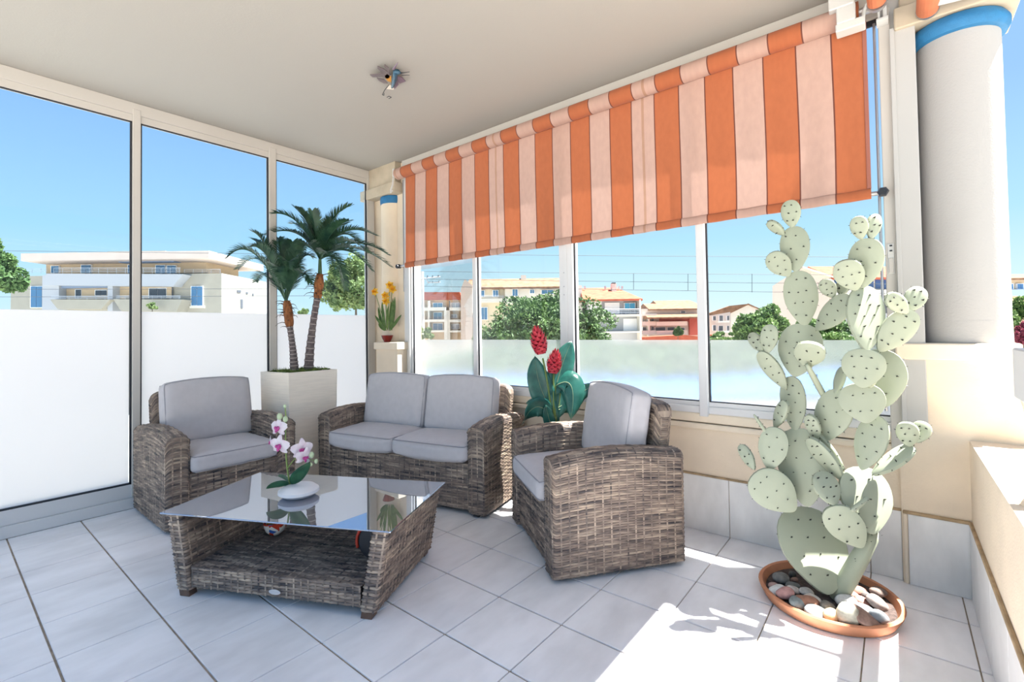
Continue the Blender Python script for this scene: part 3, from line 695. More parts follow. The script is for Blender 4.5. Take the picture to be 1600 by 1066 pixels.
def orchid_flower(c, r, yaw, pit, roll=0.0):
    fw = -CF*math.cos(yaw)*math.cos(pit)+CR*math.sin(yaw)+CU*math.sin(pit); fw /= np.linalg.norm(fw)
    rt = np.cross(fw, CU); rt /= np.linalg.norm(rt); up = np.cross(rt, fw)
    fl = None; g_ = G()
    for ang, ln, wd in ((90, 1.0, .62), (12, 1.02, 1.0), (168, 1.02, 1.0), (222, .95, .6), (318, .95, .6)):
        a = math.radians(ang)+roll; d = rt*math.cos(a)+up*math.sin(a); s_ = np.cross(fw, d)
        vv = []; ff = []
        for i in range(7):
            t_ = i/6; w = wd*r*.5*math.sin(math.pi*(.06+.88*t_)**.8)**.7; p = c+d*r*ln*t_+fw*(.12*r*math.sin(math.pi*t_)-.08*r*t_)
            vv += [p-s_*w-fw*.05*r, p+fw*.03*r, p+s_*w-fw*.05*r]
        for i in range(6):
            for k in range(2): q = i*3+k; ff.append((q, q+1, q+4, q+3))
        g_.add(vv, ff)
    o = g_.out('flower', mPet, orch, True)
    l_ = G(); l_.blob(c+fw*r*.12-up*r*.1, (r*.2, r*.2, r*.2), 8, 6, noise=.12); l_.blob(c+fw*r*.25-up*r*.3, (r*.13, r*.13, r*.2), 8, 5)
    for sg in (-1, 1): l_.blob(c+fw*r*.2+rt*sg*r*.2-up*r*.05, (r*.12, r*.12, r*.16), 7, 5)
    mesh('lip', l_.v, l_.f, mLip, o, True)
px2m = OD/FPX
orchid_flower(od(435, 668), 16*px2m, -.35, .1); orchid_flower(od(437, 696, -.03), 17*px2m, -.25, -.1, .1)
orchid_flower(od(423, 690, .02), 9*px2m, -1.1, -.1); orchid_flower(od(472, 702, .01), 17*px2m, .75, .0); orchid_flower(od(476, 714, -.01), 15*px2m, .9, -.2, .2)
mBud = M('green_bud', (.45, .55, .35), .5)
for x, y, r in ((437, 651, 4.5), (446, 655, 4), (445, 635, 2.5), (487, 711, 4), (494, 721, 3), (486, 726, 2.5)): G().blob(od(x, y), (r*px2m, r*px2m, r*px2m*1.25), 8, 6).out('bud', mBud, orch, True)

# ------------------------------------------------------------------ palm in its square planter
PA, PB, PC_ = np.array([1.810, 3.753]), np.array([1.744, 4.104]), np.array([2.227, 3.747]); PDd = PB+PC_-PA; PZ = .90
pc = (PB+PC_)/2
palm = thing('potted_palm', 'artificial palm with two trunks in a tall square cream planter', 'plant', (*pc, 0))
g = G(); ring = [PA, PC_, PDd, PB]
def ins(k): return [p+(pc-p)*k for p in ring]
V_ = [(*p, 0) for p in ins(.06)]+[(*p, PZ) for p in ring]+[(*p, PZ) for p in ins(.10)]+[(*p, PZ-.03) for p in ins(.10)]
F_ = [(0, 3, 2, 1)]
for lv in range(3):
    for k in range(4): a, b = lv*4+k, lv*4+(k+1) % 4; F_.append((a, b, b+4, a+4))
F_.append((12, 13, 14, 15))
mesh('planter', V_, F_, mPlanter, palm)
g = G(); rs = random.Random(3)
V_ = []; F_ = []; N_ = 16
for j in range(N_+1):
    for i in range(N_+1):
        a, b = .09+.82*i/N_, .09+.82*j/N_; p = PA+(PC_-PA)*a+(PB-PA)*b; V_.append((*p, PZ-.012+rs.uniform(0, .028)))
for j in range(N_):
    for i in range(N_): a = j*(N_+1)+i; F_.append((a, a+1, a+N_+2, a+N_+1))
for _ in range(500):
    a, b = rs.uniform(.1, .9), rs.uniform(.1, .9); p = PA+(PC_-PA)*a+(PB-PA)*b; n0 = len(V_); q = rs.uniform(0, 6.3); h_ = rs.uniform(.015, .04)
    V_ += [(p[0]-.004*math.cos(q), p[1]-.004*math.sin(q), PZ-.01), (p[0]+.004*math.cos(q), p[1]+.004*math.sin(q), PZ-.01), (p[0]+rs.uniform(-.02, .02), p[1]+rs.uniform(-.02, .02), PZ-.005+h_)]; F_.append((n0, n0+1, n0+2))
tag(mesh('moss', V_, F_, mMoss, palm), kind='stuff')
PD0 = depth((*pc, 1.2))
def pd(px, py, dd=0.0): return at_d(px, py, PD0+dd)
def trunk(base, mid, top, r0, r1, z_lab):
    b0, t0 = np.array(base), np.array(top); b0[2] = PZ-.02
    pts = bez(b0, mid, t0, 40); rr = []
    for i in range(40):
        t_ = i/39; rr.append((r0+(r1-r0)*min(1, t_*1.6))*(1+.09*((i % 3 == 0))-.03*(i % 3 == 1)))
    o = G().tube(pts, rr, 14).out('trunk', mTrunk, palm)
    h = G()
    for i in range(0, 39, 3):
        d = pts[i+1]-pts[i]; d /= np.linalg.norm(d); h.tube([pts[i]-d*.0035, pts[i]+d*.0035], rr[i]*1.03, 14, cap=False)
    tag(h.out('leaf_scar_rings', M('trunk_ring', (.36, .31, .29), .9), o), kind='stuff'); return o
px3 = PD0/FPX
mFibreHair = mFibre
def fibre(a, b, r, seed):
    rs = random.Random(seed); pts = [np.array(a)+(np.array(b)-np.array(a))*t for t in np.linspace(0, 1, 9)]
    o = G().tube(pts, [r*(.85+.4*math.sin(math.pi*i/8)+rs.uniform(-.12, .14)) for i in range(9)], 12).out('fibre_sheath', mFibre, palm, True)
    h = G()
    for _ in range(26):
        t = rs.random(); p = np.array(a)+(np.array(b)-np.array(a))*t; an = rs.uniform(0, 6.3); d = CR*math.cos(an)+CF*math.sin(an)
        L = rs.uniform(.03, .09); h.tube(bez(p+d*r*.8, p+d*(r+L*.6)+CU*.02, p+d*(r+L)-CU*rs.uniform(-.01, .04), 4), [.004, .003, .002, .001], 4)
    mesh('fibre_hair', h.v, h.f, M('dark_hair', (.06, .035, .02), .9), o)
trunk(pd(460, 582, -.03), pd(459, 545, -.03), pd(452, 506, -.02), .036, .024, 1); trunk(pd(482, 580, .03), pd(485, 520, .03), pd(497, 460, .02), .040, .026, 2)
fibre(pd(453, 512, -.02), pd(448, 470, -.02), .030, 1); fibre(pd(496, 466, .02), pd(500, 428, .02), .030, 2)
def frond(p0, p1, p2, n=30, ll=.125, sd=0, label=None):
    rs = random.Random(sd); N = 40; pts = bez(p0, p1, p2, N); g_ = G(); g_.tube(pts, [.006*(1-.8*i/N) for i in range(N)], 5)
    for i in range(5, N):
        t_ = i/(N-1); d = pts[min(i+1, N-1)]-pts[max(i-1, 0)]; d /= np.linalg.norm(d)
        s_ = np.cross(d, [0, 0, 1.0]); s_ /= (np.linalg.norm(s_)+1e-9); up = np.cross(s_, d)
        L = ll*(.42+.58*math.sin(math.pi*min(1, .16+.80*t_)))*(1 if t_ < .9 else .75)
        for sg in (-1, 1):
            for sub in (0, .5):
                dr = s_*sg*.74+d*(.55+.35*t_)+up*(.30+rs.uniform(-.12, .12)); dr /= np.linalg.norm(dr)
                b0 = pts[i]+(pts[min(i+1, N-1)]-pts[i])*sub
                e1 = np.cross(dr, up); e1 /= (np.linalg.norm(e1)+1e-9); w = .0050
                md_ = b0+dr*L*.55; tp = b0+dr*L-np.array([0, 0, .10*L])
                g_.add([b0-d*w*.8, b0+d*w*.8, md_+d*w, md_-d*w, tp], [(0, 1, 2, 3), (3, 2, 4)])
    return mesh('frond', g_.v, g_.f, mFrond, palm)
c1, c2 = pd(447, 472, -.02), pd(500, 428, .02)
F1 = [(356, 402, 395, 372, -.15), (394, 362, 420, 385, -.02), (394, 374, 425, 400, .10), (392, 386, 420, 392, -.25), (435, 372, 440, 400, .22), (457, 378, 452, 400, .12), (476, 380, 460, 400, -.1), (488, 402, 468, 398, .2), (484, 442, 472, 415, -.2), (400, 440, 415, 420, .3), (440, 440, 425, 395, -.42), (470, 430, 462, 390, .42), (372, 420, 410, 385, .30), (452, 420, 450, 395, -.35)]
for k, (x, y, mx_, my_, dd) in enumerate(F1): frond(c1, pd(mx_, my_-14, -.02+dd*.45), pd(x, y, -.02+dd), sd=k)
F2 = [(427, 334, 470, 335, -.10), (461, 324, 483, 345, .12), (488, 330, 490, 355, -.05), (548, 321, 505, 345, .0), (587, 368, 530, 345, -.1), (606, 398, 550, 365, .12), (609, 416, 545, 370, -.2), (580, 422, 540, 375, .25), (540, 452, 530, 390, .2), (416, 367, 470, 350, .12), (545, 345, 515, 360, -.25), (470, 395, 480, 370, -.38), (575, 395, 540, 360, -.35), (455, 350, 475, 350, .3), (520, 340, 507, 360, .35), (525, 430, 515, 380, -.42), (560, 378, 530, 350, .3)]
for k, (x, y, mx_, my_, dd) in enumerate(F2): frond(c2+np.array([0, 0, .12]), pd(mx_, my_-6, .02+dd*.45), pd(x, y, .02+dd), sd=40+k)
G().tube([c2-CU*.02, c2+CU*.13], [.018, .012], 10).out('crown_shaft', leafmat('palm_stalk', (.03, .09, .04), (.08, .15, .07), .1), palm)
G().tube([c1-CU*.02, c1+CU*.06], [.018, .010], 10).out('crown_shaft', MATS['palm_stalk'], palm)

# ------------------------------------------------------------------ daffodils on the corner ledge
dz = 1.115; dc = at_x(605, 531, 2.828); dc[2] = dz
daf = thing('potted_daffodils', 'yellow daffodils in a small dark red bowl on the corner ledge', 'plant', dc); DD = depth(dc)
def dd_(px, py, d=0.0): return at_d(px, py, DD+d)
sm_angle(G().lathe([(.026, 0), (.030, .004), (.048, .035), (.056, .062), (.058, .066), (.053, .066), (.046, .052), (.001, .05)], dc, 28).out('pot', M('oxblood_glaze', (.20, .018, .012), .2, var=.2, vs=20), daf))
G().lathe([(.052, .058), (.03, .066), (.001, .068)], dc, 16, close=False).out('gravel', M('white_gravel', (.6, .58, .54), .9, bump=1, bs=90), daf)
mDl = leafmat('daffodil_leaf', (.05, .13, .02), (.14, .25, .06), .3, vs=30)
for k, (bx, tx, ty, mx_) in enumerate(((600, 591, 480, 594), (603, 597, 472, 598), (608, 611, 470, 612), (610, 614, 466, 613), (612, 617, 464, 616), (606, 607, 478, 604), (602, 592, 505, 594), (609, 627, 492, 618), (604, 586, 493, 594))):
    leaf(daf, dd_(bx, 517), dd_(mx_, (517+ty)/2), dd_(tx, ty, random.Random(k).uniform(-.03, .03)), .026, mDl, CR, fold=.3, n=8, belly=.5)
mYel = leafmat('daffodil_petal', (.80, .42, .02), (.88, .58, .06), .3, vs=30); mTrump = M('daffodil_trumpet', (.80, .36, .01), .6)
for x, y in ((586, 456), (602, 462), (603, 471), (609, 446), (613, 452)):
    st(daf, bez(dd_(605, 515), dd_((x+605)/2, 490), dd_(x, y, .012), 8), .0035)
    fw = -CF+CR*(x-603)/40+CU*.1; fw /= np.linalg.norm(fw); rt = np.cross(fw, CU); rt /= np.linalg.norm(rt); up = np.cross(rt, fw); r = .046; c = dd_(x, y); g_ = G()
    for k in range(6):
        a = k*math.pi/3+.3; d = rt*math.cos(a)+up*math.sin(a); s_ = np.cross(fw, d)
        g_.add([c-s_*.004, c+s_*.004, c+d*r*.55+s_*r*.33+fw*.006, c+d*r, c+d*r*.55-s_*r*.33+fw*.006], [(0, 1, 2, 3, 4)])
    fo = g_.out('flower', mYel, daf)
    q = G().tube([c, c+fw*.014, c+fw*.026, c+fw*.030], [.008, .010, .014, .017], 10, cap=False); mesh('trumpet', q.v, q.f, mTrump, fo, True)

# ------------------------------------------------------------------ red ginger plant behind the sofa
gx = at_x(866, 690, 2.66); gp = np.array([gx[0], gx[1], 0])
gin = thing('potted_ginger', 'tall plant with red torch flowers and broad leaves between sofa and right armchair', 'plant', gp); GD = depth((gp[0], gp[1], .8))
def gd(px, py, d=0.0): return at_d(px, py, GD+d)
sm_angle(G().lathe([(.09, 0), (.10, .01), (.125, .22), (.13, .24), (.115, .24), (.11, .21), (.001, .2)], gp, 28).out('pot', M('grey_pot', (.30, .29, .28), .6), gin))
mGl = leafmat('ginger_leaf', (.010, .085, .070), (.04, .19, .15), .12, vs=12, rough=.32)
gb0 = gp+np.array([0, 0, .2])
st(gin, bez(gb0, gd(866, 640), gd(848, 560), 14), .006); st(gin, bez(gb0+CR*.01, gd(864, 640), gd(865, 584), 12), .006); st(gin, bez(gb0+CR*.02, gd(872, 650), gd(876, 600, .03), 12), .005)
LV = [((862, 640), (838, 605), (836, 557), 34, .02, CR), ((866, 618), (874, 575), (893, 533), 34, .06, CR), ((868, 603), (905, 578), (892, 655), 36, -.08, CR*.7+CU*.7), ((868, 640), (905, 615), (930, 600), 22, .08, CU*.8+CF*.3), ((868, 655), (876, 620), (880, 598), 24, .03, CR),
      ((860, 650), (836, 615), (815, 665), 28, -.06, CU*.8+CR*.4), ((860, 660), (850, 625), (822, 630), 20, .03, CU), ((868, 665), (862, 640), (856, 612), 18, .0, CR), ((862, 668), (857, 655), (853, 633), 16, -.03, CR), ((870, 640), (905, 640), (916, 610), 14, .1, CU)]
pxg = GD/FPX
for k, (a, b, c, w, d, s_) in enumerate(LV):
    lf_ = leaf(gin, gd(*a), gd(*b, d*.6), gd(*c, d), w*pxg*1.15, mGl, s_, fold=.22, n=16)
    mr_ = bez(gd(*a), gd(*b, d*.6), gd(*c, d), 14); n0_ = -CF*.003
    G().tube([q+n0_ for q in mr_], [.0028*(1-.07*i) for i in range(14)], 5).out('midrib', M('pale_midrib', (.30, .38, .22), .5), lf_, True)
    st(gin, bez(gb0+CR*.004*(k-5), gd((a[0]+866)/2, 690), gd(*a), 8), .004)
mRed = M('red_bract', (.42, .012, .035), .5, col2=(.62, .03, .05), vs=30)
def ginger_head(ctop, cbot, r):
    g_ = G(); ctop, cbot = np.array(ctop), np.array(cbot); ax = ctop-cbot; L = np.linalg.norm(ax); ax /= L
    e1 = np.cross(ax, CF); e1 /= np.linalg.norm(e1); e2 = np.cross(ax, e1); rs = random.Random(int(r*1e5))
    for i in range(60):
        t_ = i/59; an = i*2.4; rad = r*math.sin(math.pi*(.22+.72*t_))**.9; p = cbot+ax*L*t_*.82; d = e1*math.cos(an)+e2*math.sin(an)
        tip = p+d*rad*1.1+ax*L*(.16+.10*t_); s_ = np.cross(ax, d); w = r*.52*(1-.40*t_)
        mid = p+d*rad*.8+ax*L*.05
        g_.add([p+d*rad*.2-s_*w*.4, p+d*rad*.2+s_*w*.4, mid+s_*w, tip, mid-s_*w, mid+d*w*.35], [(0, 1, 5), (1, 2, 5), (2, 3, 5), (3, 4, 5), (4, 0, 5)])
    g_.tube([cbot, ctop-ax*L*.2], [r*.6, r*.3], 8)
    return g_.out('flower_head', mRed, gin)
ginger_head(gd(837, 510), gd(846, 553), 13*pxg); ginger_head(gd(869, 546), gd(864, 583), 12*pxg)

# ------------------------------------------------------------------ hummingbird ornament under the ceiling
bz = 2.855
def bd_(x, y, z=bz): return at_z(540+x/10.657, 80+y/10.657, z)
bc = bd_(810, 440); bird = thing('bird_ornament', 'small metal hummingbird ornament fixed to the ceiling', 'ornament', (bc[0], bc[1], 2.885))
mB1 = M('teal_enamel', (.012, .05, .09), .35, metal=.2, col2=(.05, .13, .20), vs=60); mB2 = M('purple_enamel', (.20, .14, .20), .35, metal=.4); mB3 = M('orange_enamel', (.55, .24, .03), .4); mB4 = M('feather_metal', (.22, .18, .19), .35, metal=.5)
bo = G().tube([bd_(770, 610), bd_(790, 560), bd_(815, 470), bd_(825, 400), bd_(835, 340), bd_(880, 350), bd_(920, 372)], [.006, .013, .017, .016, .018, .016, .005], 14).out('body', mB1, bird, True)
G().tube([bd_(915, 368), bd_(1065, 345)], [.004, .0015], 6).out('beak', mBlackP, bird)
G().tube([bd_(930, 400), bd_(1065, 400)], [.003, .001], 6).out('beak', mBlackP, bird)
G().tube([bd_(800, 300), bd_(870, 190)], [.008, .002], 6).out('wing_pin', mB2, bird)
def feather(pts, name='wing', mat=mB4): G().prism([bd_(*p) for p in pts], (0, 0, .004)).out(name, mat, bird)
feather([(770, 400), (640, 300), (530, 250), (530, 290), (600, 360), (700, 430)]); feather([(740, 430), (600, 370), (405, 398), (450, 440), (600, 430), (700, 460)])
feather([(750, 400), (720, 280), (650, 225), (640, 250), (690, 330)]); feather([(700, 540), (640, 470), (520, 450), (560, 500), (640, 540)])
feather([(860, 430), (940, 440), (1000, 505), (900, 540), (870, 500)], mat=mB2)
feather([(760, 520), (700, 500), (650, 420), (690, 380), (760, 430)], 'breast', mB3); feather([(720, 570), (800, 580), (800, 640), (680, 630)], 'tail', M('cream_enamel', (.75, .70, .6), .5)); feather([(870, 480), (885, 560), (820, 630), (800, 600)], 'tail', mB2)
G().tube([bd_(720, 565), bd_(650, 650), bd_(610, 725), bd_(640, 735), bd_(640, 700)], .0025, 6).out('leg', mBlackP, bird)
G().tube([bd_(690, 770), bd_(720, 750), bd_(760, 770), bd_(720, 790)], .0025, 6).out('leg', mBlackP, bird)
fx_ = bd_(810, 450); G().tube([(fx_[0], fx_[1], bz), (fx_[0], fx_[1], 2.886)], .0022, 8).out('fixing', MATS['cream_enamel'], bird)

# ------------------------------------------------------------------ cactus in its saucer
SC = np.array([2.493, .262, 0.0])
sa = thing('plant_saucer', 'wide round terracotta saucer under the painted cactus', 'saucer', SC)
sm_angle(G().lathe([(.23, 0), (.245, .004), (.264, .040), (.268, .052), (.262, .058), (.252, .055), (.245, .035), (.235, .016), (.001, .014)], SC, 56).out('dish', mTerra, sa), 35)
tag(G().lathe([(.240, .018), (.236, .030), (.1, .040), (.001, .045)], SC, 40, close=False).out('gravel', mSoil, sa, True), kind='stuff')
cac = thing('cactus_sculpture', 'pale green painted metal prickly pear cactus standing in the terracotta saucer', 'cactus', SC+[0, 0, .045])
CX0 = 2.49
def pad(base, tip, wpx, xb=0.0, xt=None, yaw=0.0, pitch=0.0, sd=0, wide=.55, thick=.014, spines=11, pinch=.42):
    """flat prickly-pear pad grown from base to tip; xb, xt: offsets in depth from the stem plane"""
    xt = xb if xt is None else xt
    B, T = at_x(*base, CX0+xb), at_x(*tip, CX0+xt); ax = T-B; L = np.linalg.norm(ax); ax /= L
    view = O3-(B+T)/2; view /= np.linalg.norm(view)
    s_ = np.cross(ax, view); s_ /= np.linalg.norm(s_); nn = np.cross(s_, ax)
    hw = wpx*.465*depth((B+T)/2)/FPX/max(.25, math.cos(yaw))
    s2 = s_*math.cos(yaw)+nn*math.sin(yaw); n2 = np.cross(s2, ax)
    n2 = n2 if n2@view > 0 else -n2
    N = 30; out = []
    for k in range(N):
        a = 2*math.pi*k/N; y = -math.cos(a)
        wdt = abs(math.sin(a))**.92*(1+.16*y*(1 if wide >= .5 else -1)) * (1-pinch*max(0, -y)**2)
        out.append((math.copysign(wdt, math.sin(a)), (y+1)/2))
    mxw = max(abs(p[0]) for p in out)
    V = []; F = []
    rings = [(1.0, -1.0), (1.0, 1.0), (.93, 1.35), (.60, 1.9), (.25, 2.2)]
    def ringv(sc, hh, sg=1):
        return [B+ax*L*(.5+(p[1]-.5)*sc)+s2*hw*(p[0]/mxw)*sc+n2*sg*hh*thick*.5 for p in out]
    seq = [(.25, -1.7), (.60, -1.6), (.95, -1.25), (1.0, -1.0), (1.0, 1.0), (.95, 1.25), (.60, 1.6), (.25, 1.7)]
    for sc, hh in seq: V += ringv(sc, hh)
    for r_ in range(len(seq)-1):
        for k in range(N): a, b = r_*N+k, r_*N+(k+1) % N; F.append((a, b, b+N, a+N))
    c0 = len(V); V += [B+ax*L*.5-n2*1.75*thick*.5, B+ax*L*.5+n2*1.75*thick*.5]
    for k in range(N): F.append((c0, (k+1) % N, k)); F.append((c0+1, (len(seq)-1)*N+k, (len(seq)-1)*N+(k+1) % N))
    o = sm_angle(mesh('pad', V, F, mCactus, cac), 50)
    if spines:
        rs = random.Random(sd+int(base[0])*7+int(tip[1])); g_ = G(); pts = []
        area = L*hw*2; cell = max(.018, math.sqrt(area*.78/max(3, spines)))
        rows_ = max(2, int(L*.86/cell)); 
        for i in range(rows_):
            yy = .10+.82*(i+.5)/rows_; y = yy*2-1
            wloc = math.sqrt(max(0, 1-y*y))*(1-pinch*max(0, -y)**2)*.88
            m_ = max(1, int(round(wloc*2*hw/cell)))
            for j in range(m_):
                xx = ((j+.5+(.25 if i % 2 else -.25))/m_*2-1)*wloc
                pts.append((xx*.9+rs.uniform(-.04, .04), yy+rs.uniform(-.02, .02)))
        for sg in (-1, 1):
            for (xx, yy) in pts:
                p = B+ax*L*yy+s2*hw*xx+n2*sg*thick*.75
                d = n2*sg*.9+ax*.35+s2*rs.uniform(-.35, .35); d /= np.linalg.norm(d)
                l_ = rs.uniform(.011, .016); w = .0048
                g_.add([p-s2*w, p+s2*w, p+ax*w*1.2, p+d*l_], [(0, 1, 3), (1, 2, 3), (2, 0, 3)])
        for k in range(0, N, 3):
            p = B+ax*L*out[k][1]+s2*hw*out[k][0]/mxw; d = (p-(B+T)/2); d /= np.linalg.norm(d)
            g_.add([p-n2*.003, p+n2*.003, p+ax*.003, p+d*.008], [(0, 1, 3), (1, 2, 3), (2, 0, 3)])
        tag(mesh('spines', g_.v, g_.f, mSpine, o), kind='stuff')
    return o
def stick(base, tip, wpx, xb, xt, sd=0):
    B, T = at_x(*base, CX0+xb), at_x(*tip, CX0+xt); r = wpx*.5*depth(B)/FPX; rs = random.Random(sd)
    o = G().tube([B+(T-B)*t for t in (0, .1, .3, .6, .9, 1)], [r*.7, r, r*1.05, r, r*.8, r*.4], 10).out('stalk', mCactus, cac, True)
    g_ = G()
    for i in range(14):
        t = rs.uniform(.1, .95); a = rs.uniform(0, 6.3); d = CR*math.cos(a)+CU*math.sin(a)*.5-CF*math.sin(a)*.8; d /= np.linalg.norm(d); p = B+(T-B)*t+d*r*.95
        e_ = np.cross(d, T-B); e_ /= np.linalg.norm(e_); f_ = (T-B)/np.linalg.norm(T-B)
        g_.add([p-e_*.002, p+e_*.002, p+f_*.003, p+d*.008], [(0, 1, 3), (1, 2, 3), (2, 0, 3)])
    tag(mesh('spines', g_.v, g_.f, mSpine, o), kind='stuff')
PADS = [  # base, tip, width px, xb, xt, yaw, wide, spines
 ((1294, 930), (1252, 792), 96, -.08, .09, -.45, .55, 14), ((1262, 792), (1246, 669), 74, .03, .06, .2, .55, 14),
 ((1243, 674), (1236, 588), 37, .06, .05, .3, .5, 13), ((1242, 589), (1256, 506), 64, .05, .05, .15, .55, 14),
 ((1258, 510), (1246, 423), 50, .05, .03, .1, .55, 13), ((1244, 425), (1240, 354), 43, .03, .03, .2, .55, 9), ((1238, 356), (1234, 313), 29, .03, .02, .1, .6, 8),
 ((1226, 367), (1200, 346), 14, .03, -.02, .7, .5, 4), ((1234, 431), (1203, 396), 34, .02, -.03, .2, .5, 8),
 ((1229, 608), (1187, 549), 25, .04, -.04, .5, .5, 8), ((1199, 552), (1204, 507), 26, -.03, -.04, .2, .5, 8), ((1192, 550), (1173, 521), 19, -.03, .0, .4, .5, 6),
 ((1211, 668), (1228, 627), 18, .0, -.03, .6, .5, 7), ((1277, 687), (1265, 648), 20, .0, -.05, .5, .5, 9), ((1202, 734), (1213, 668), 44, -.05, -.05, .1, .55, 9),
 ((1179, 734), (1157, 695), 18, -.08, -.05, .4, .5, 6), ((1242, 798), (1178, 740), 66, -.03, -.09, .15, .55, 13), ((1316, 750), (1265, 684), 24, .02, -.05, .9, .5, 9),
 ((1318, 735), (1268, 672), 16, .05, .02, .9, .5, 4), ((1304, 791), (1281, 737), 36, -.08, -.04, -.5, .55, 9), ((1347, 855), (1298, 791), 55, -.03, -.09, .2, .55, 11),
 ((1362, 835), (1345, 729), 71, -.02, .06, -.5, .55, 10), ((1364, 742), (1427, 697), 23, .03, .06, .9, .5, 6), ((1421, 697), (1416, 660), 31, .05, .02, .1, .55, 7), ((1432, 692), (1444, 659), 27, .07, .09, .2, .6, 6),
 ((1347, 734), (1373, 650), 44, .02, .0, .3, .5, 12), ((1354, 661), (1341, 599), 65, -.05, -.06, .1, .55, 9), ((1284, 690), (1317, 610), 52, .03, -.02, .3, .5, 12), ((1306, 616), (1317, 574), 12, -.02, .02, .9, .5, 0),
 ((1348, 606), (1350, 545), 61, -.12, -.13, .1, .5, 12), ((1384, 636), (1366, 546), 74, .04, .05, .2, .5, 10),
 ((1354, 548), (1351, 447), 51, -.13, -.06, -.5, .5, 14), ((1373, 549), (1427, 486), 44, -.10, -.08, -.3, .5, 11), ((1417, 489), (1387, 460), 26, -.10, -.16, -.3, .5, 7), ((1421, 487), (1437, 449), 30, -.08, -.05, -.2, .6, 8),
 ((1276, 516), (1330, 462), 36, .0, -.06, .4, .5, 11), ((1303, 465), (1286, 437), 24, -.02, -.05, .2, .55, 8), ((1314, 462), (1320, 436), 19, -.01, .03, .4, .5, 4),
 ((1338, 453), (1317, 407), 43, -.11, -.17, .15, .55, 9), ((1348, 450), (1357, 372), 49, -.08, -.12, .2, .55, 8), ((1346, 374), (1340, 338), 25, -.12, -.15, .2, .6, 6), ((1361, 374), (1368, 335), 20, -.12, -.10, -.4, .6, 6)]
for k, (b, tp, w, xb, xt, yw, wd, sp) in enumerate(PADS): pad(b, tp, w, xb, xt, yw, 0, k, wd, spines=sp)
# the pad seen nearly flat-on from its edge, on a stalk, and the leaning main branch
B6 = at_x(1262, 572, CX0-.10)
pad((1261, 572), (1268, 535), 45, -.05, -.15, .0, 0, 99, .55, spines=5)
stick((1289, 622), (1260, 569), 9, .03, -.10, 3); stick((1197, 676), (1178, 648), 5, -.05, -.10, 4); stick((1330, 799), (1357, 778), 8, -.08, -.04, 5); stick((1358, 604), (1377, 570), 11, -.07, -.13, 6)
stick((1306, 938), (1367, 830), 26, -.03, .05, 7)
# stones: px in an enlarged view (x/6.667+1180, y/6.667+860), size, turn, colour, label
STN = [
 (270, 255, 190, 110, 5, (.20, .20, .19), 'large grey stone at the back left rim of the saucer'),
 (385, 200, 80, 70, 0, (.10, .11, .10), 'small near-black stone topmost behind the cactus base'),
 (408, 258, 75, 60, 0, (.34, .20, .15), 'small brown stone between dark stone and cactus base'),
 (385, 320, 150, 70, -5, (.19, .20, .19), 'flat grey stone in front of the small brown stone'),
 (165, 320, 120, 75, 5, (.50, .33, .29), 'pink stone at the far left rim'),
 (240, 375, 190, 110, -8, (.72, .71, .68), 'white stone leaning on the speckled pink stone'),
 (315, 420, 190, 130, -12, (.55, .30, .28), 'speckled pink granite stone at left'),
 (400, 365, 130, 80, 20, (.72, .66, .62), 'whitish pink stone behind the brick-red stone'),
 (530, 380, 150, 75, 5, (.74, .72, .68), 'white stone at the foot of the big lower pad'),
 (590, 455, 190, 80, 10, (.74, .70, .64), 'cream stone above the brick-red triangular stone'),
 (535, 520, 240, 160, 8, (.36, .17, .11), 'brick-red triangular stone at front left'),
 (370, 570, 210, 160, 12, (.20, .23, .23), 'speckled grey-green stone at the front left rim'),
 (600, 670, 270, 100, 7, (.30, .33, .33), 'long flat grey stone lying at the front'),
 (745, 560, 140, 150, 10, (.17, .15, .13), 'dark rough stone beside the leaning branch foot'),
 (830, 610, 140, 90, 15, (.60, .56, .52), 'pale veined stone between branch foot and yellow stone'),
 (805, 715, 165, 155, 0, (.72, .56, .34), 'round yellowish stone at the front'),
 (1005, 730, 220, 270, -20, (.47, .45, .37), 'big oval grey-beige stone standing at the front rim'),
 (950, 510, 200, 170, 0, (.62, .62, .60), 'white and grey stone right of the branch foot'),
 (1050, 370, 190, 110, 5, (.42, .20, .15), 'rusty red stone at the back right'),
 (1110, 480, 180, 90, 15, (.34, .17, .14), 'dull red stone in the middle of the right side'),
 (1010, 400, 120, 60, 5, (.56, .30, .20), 'orange-tinted stone just behind the branch'),
 (1280, 400, 170, 120, 10, (.20, .15, .13), 'dark brown angular stone topmost at right'),
 (1150, 420, 80, 90, 0, (.20, .18, .17), 'small dark stone wedged behind the long taupe stone'),
 (1270, 510, 250, 130, 35, (.32, .27, .25), 'long taupe stone at the right side'),
 (1150, 580, 220, 120, 25, (.25, .28, .30), 'blue-grey stone above the long brown stone'),
 (1210, 620, 150, 80, 15, (.42, .40, .36), 'mottled grey stone resting on the long brown stone'),
 (1190, 710, 390, 150, 30, (.32, .20, .16), 'long brown stone lying across the right front'),
 (1370, 705, 200, 160, 10, (.30, .33, .36), 'smooth blue-grey stone at the right rim'),
 (1040, 290, 70, 50, 0, (.40, .40, .45), 'small grey stone behind the rusty red stone'),
 (640, 600, 110, 70, 0, (.16, .18, .19), 'dark grey stone under the brick-red triangular stone')]
CEN = SC[:2]
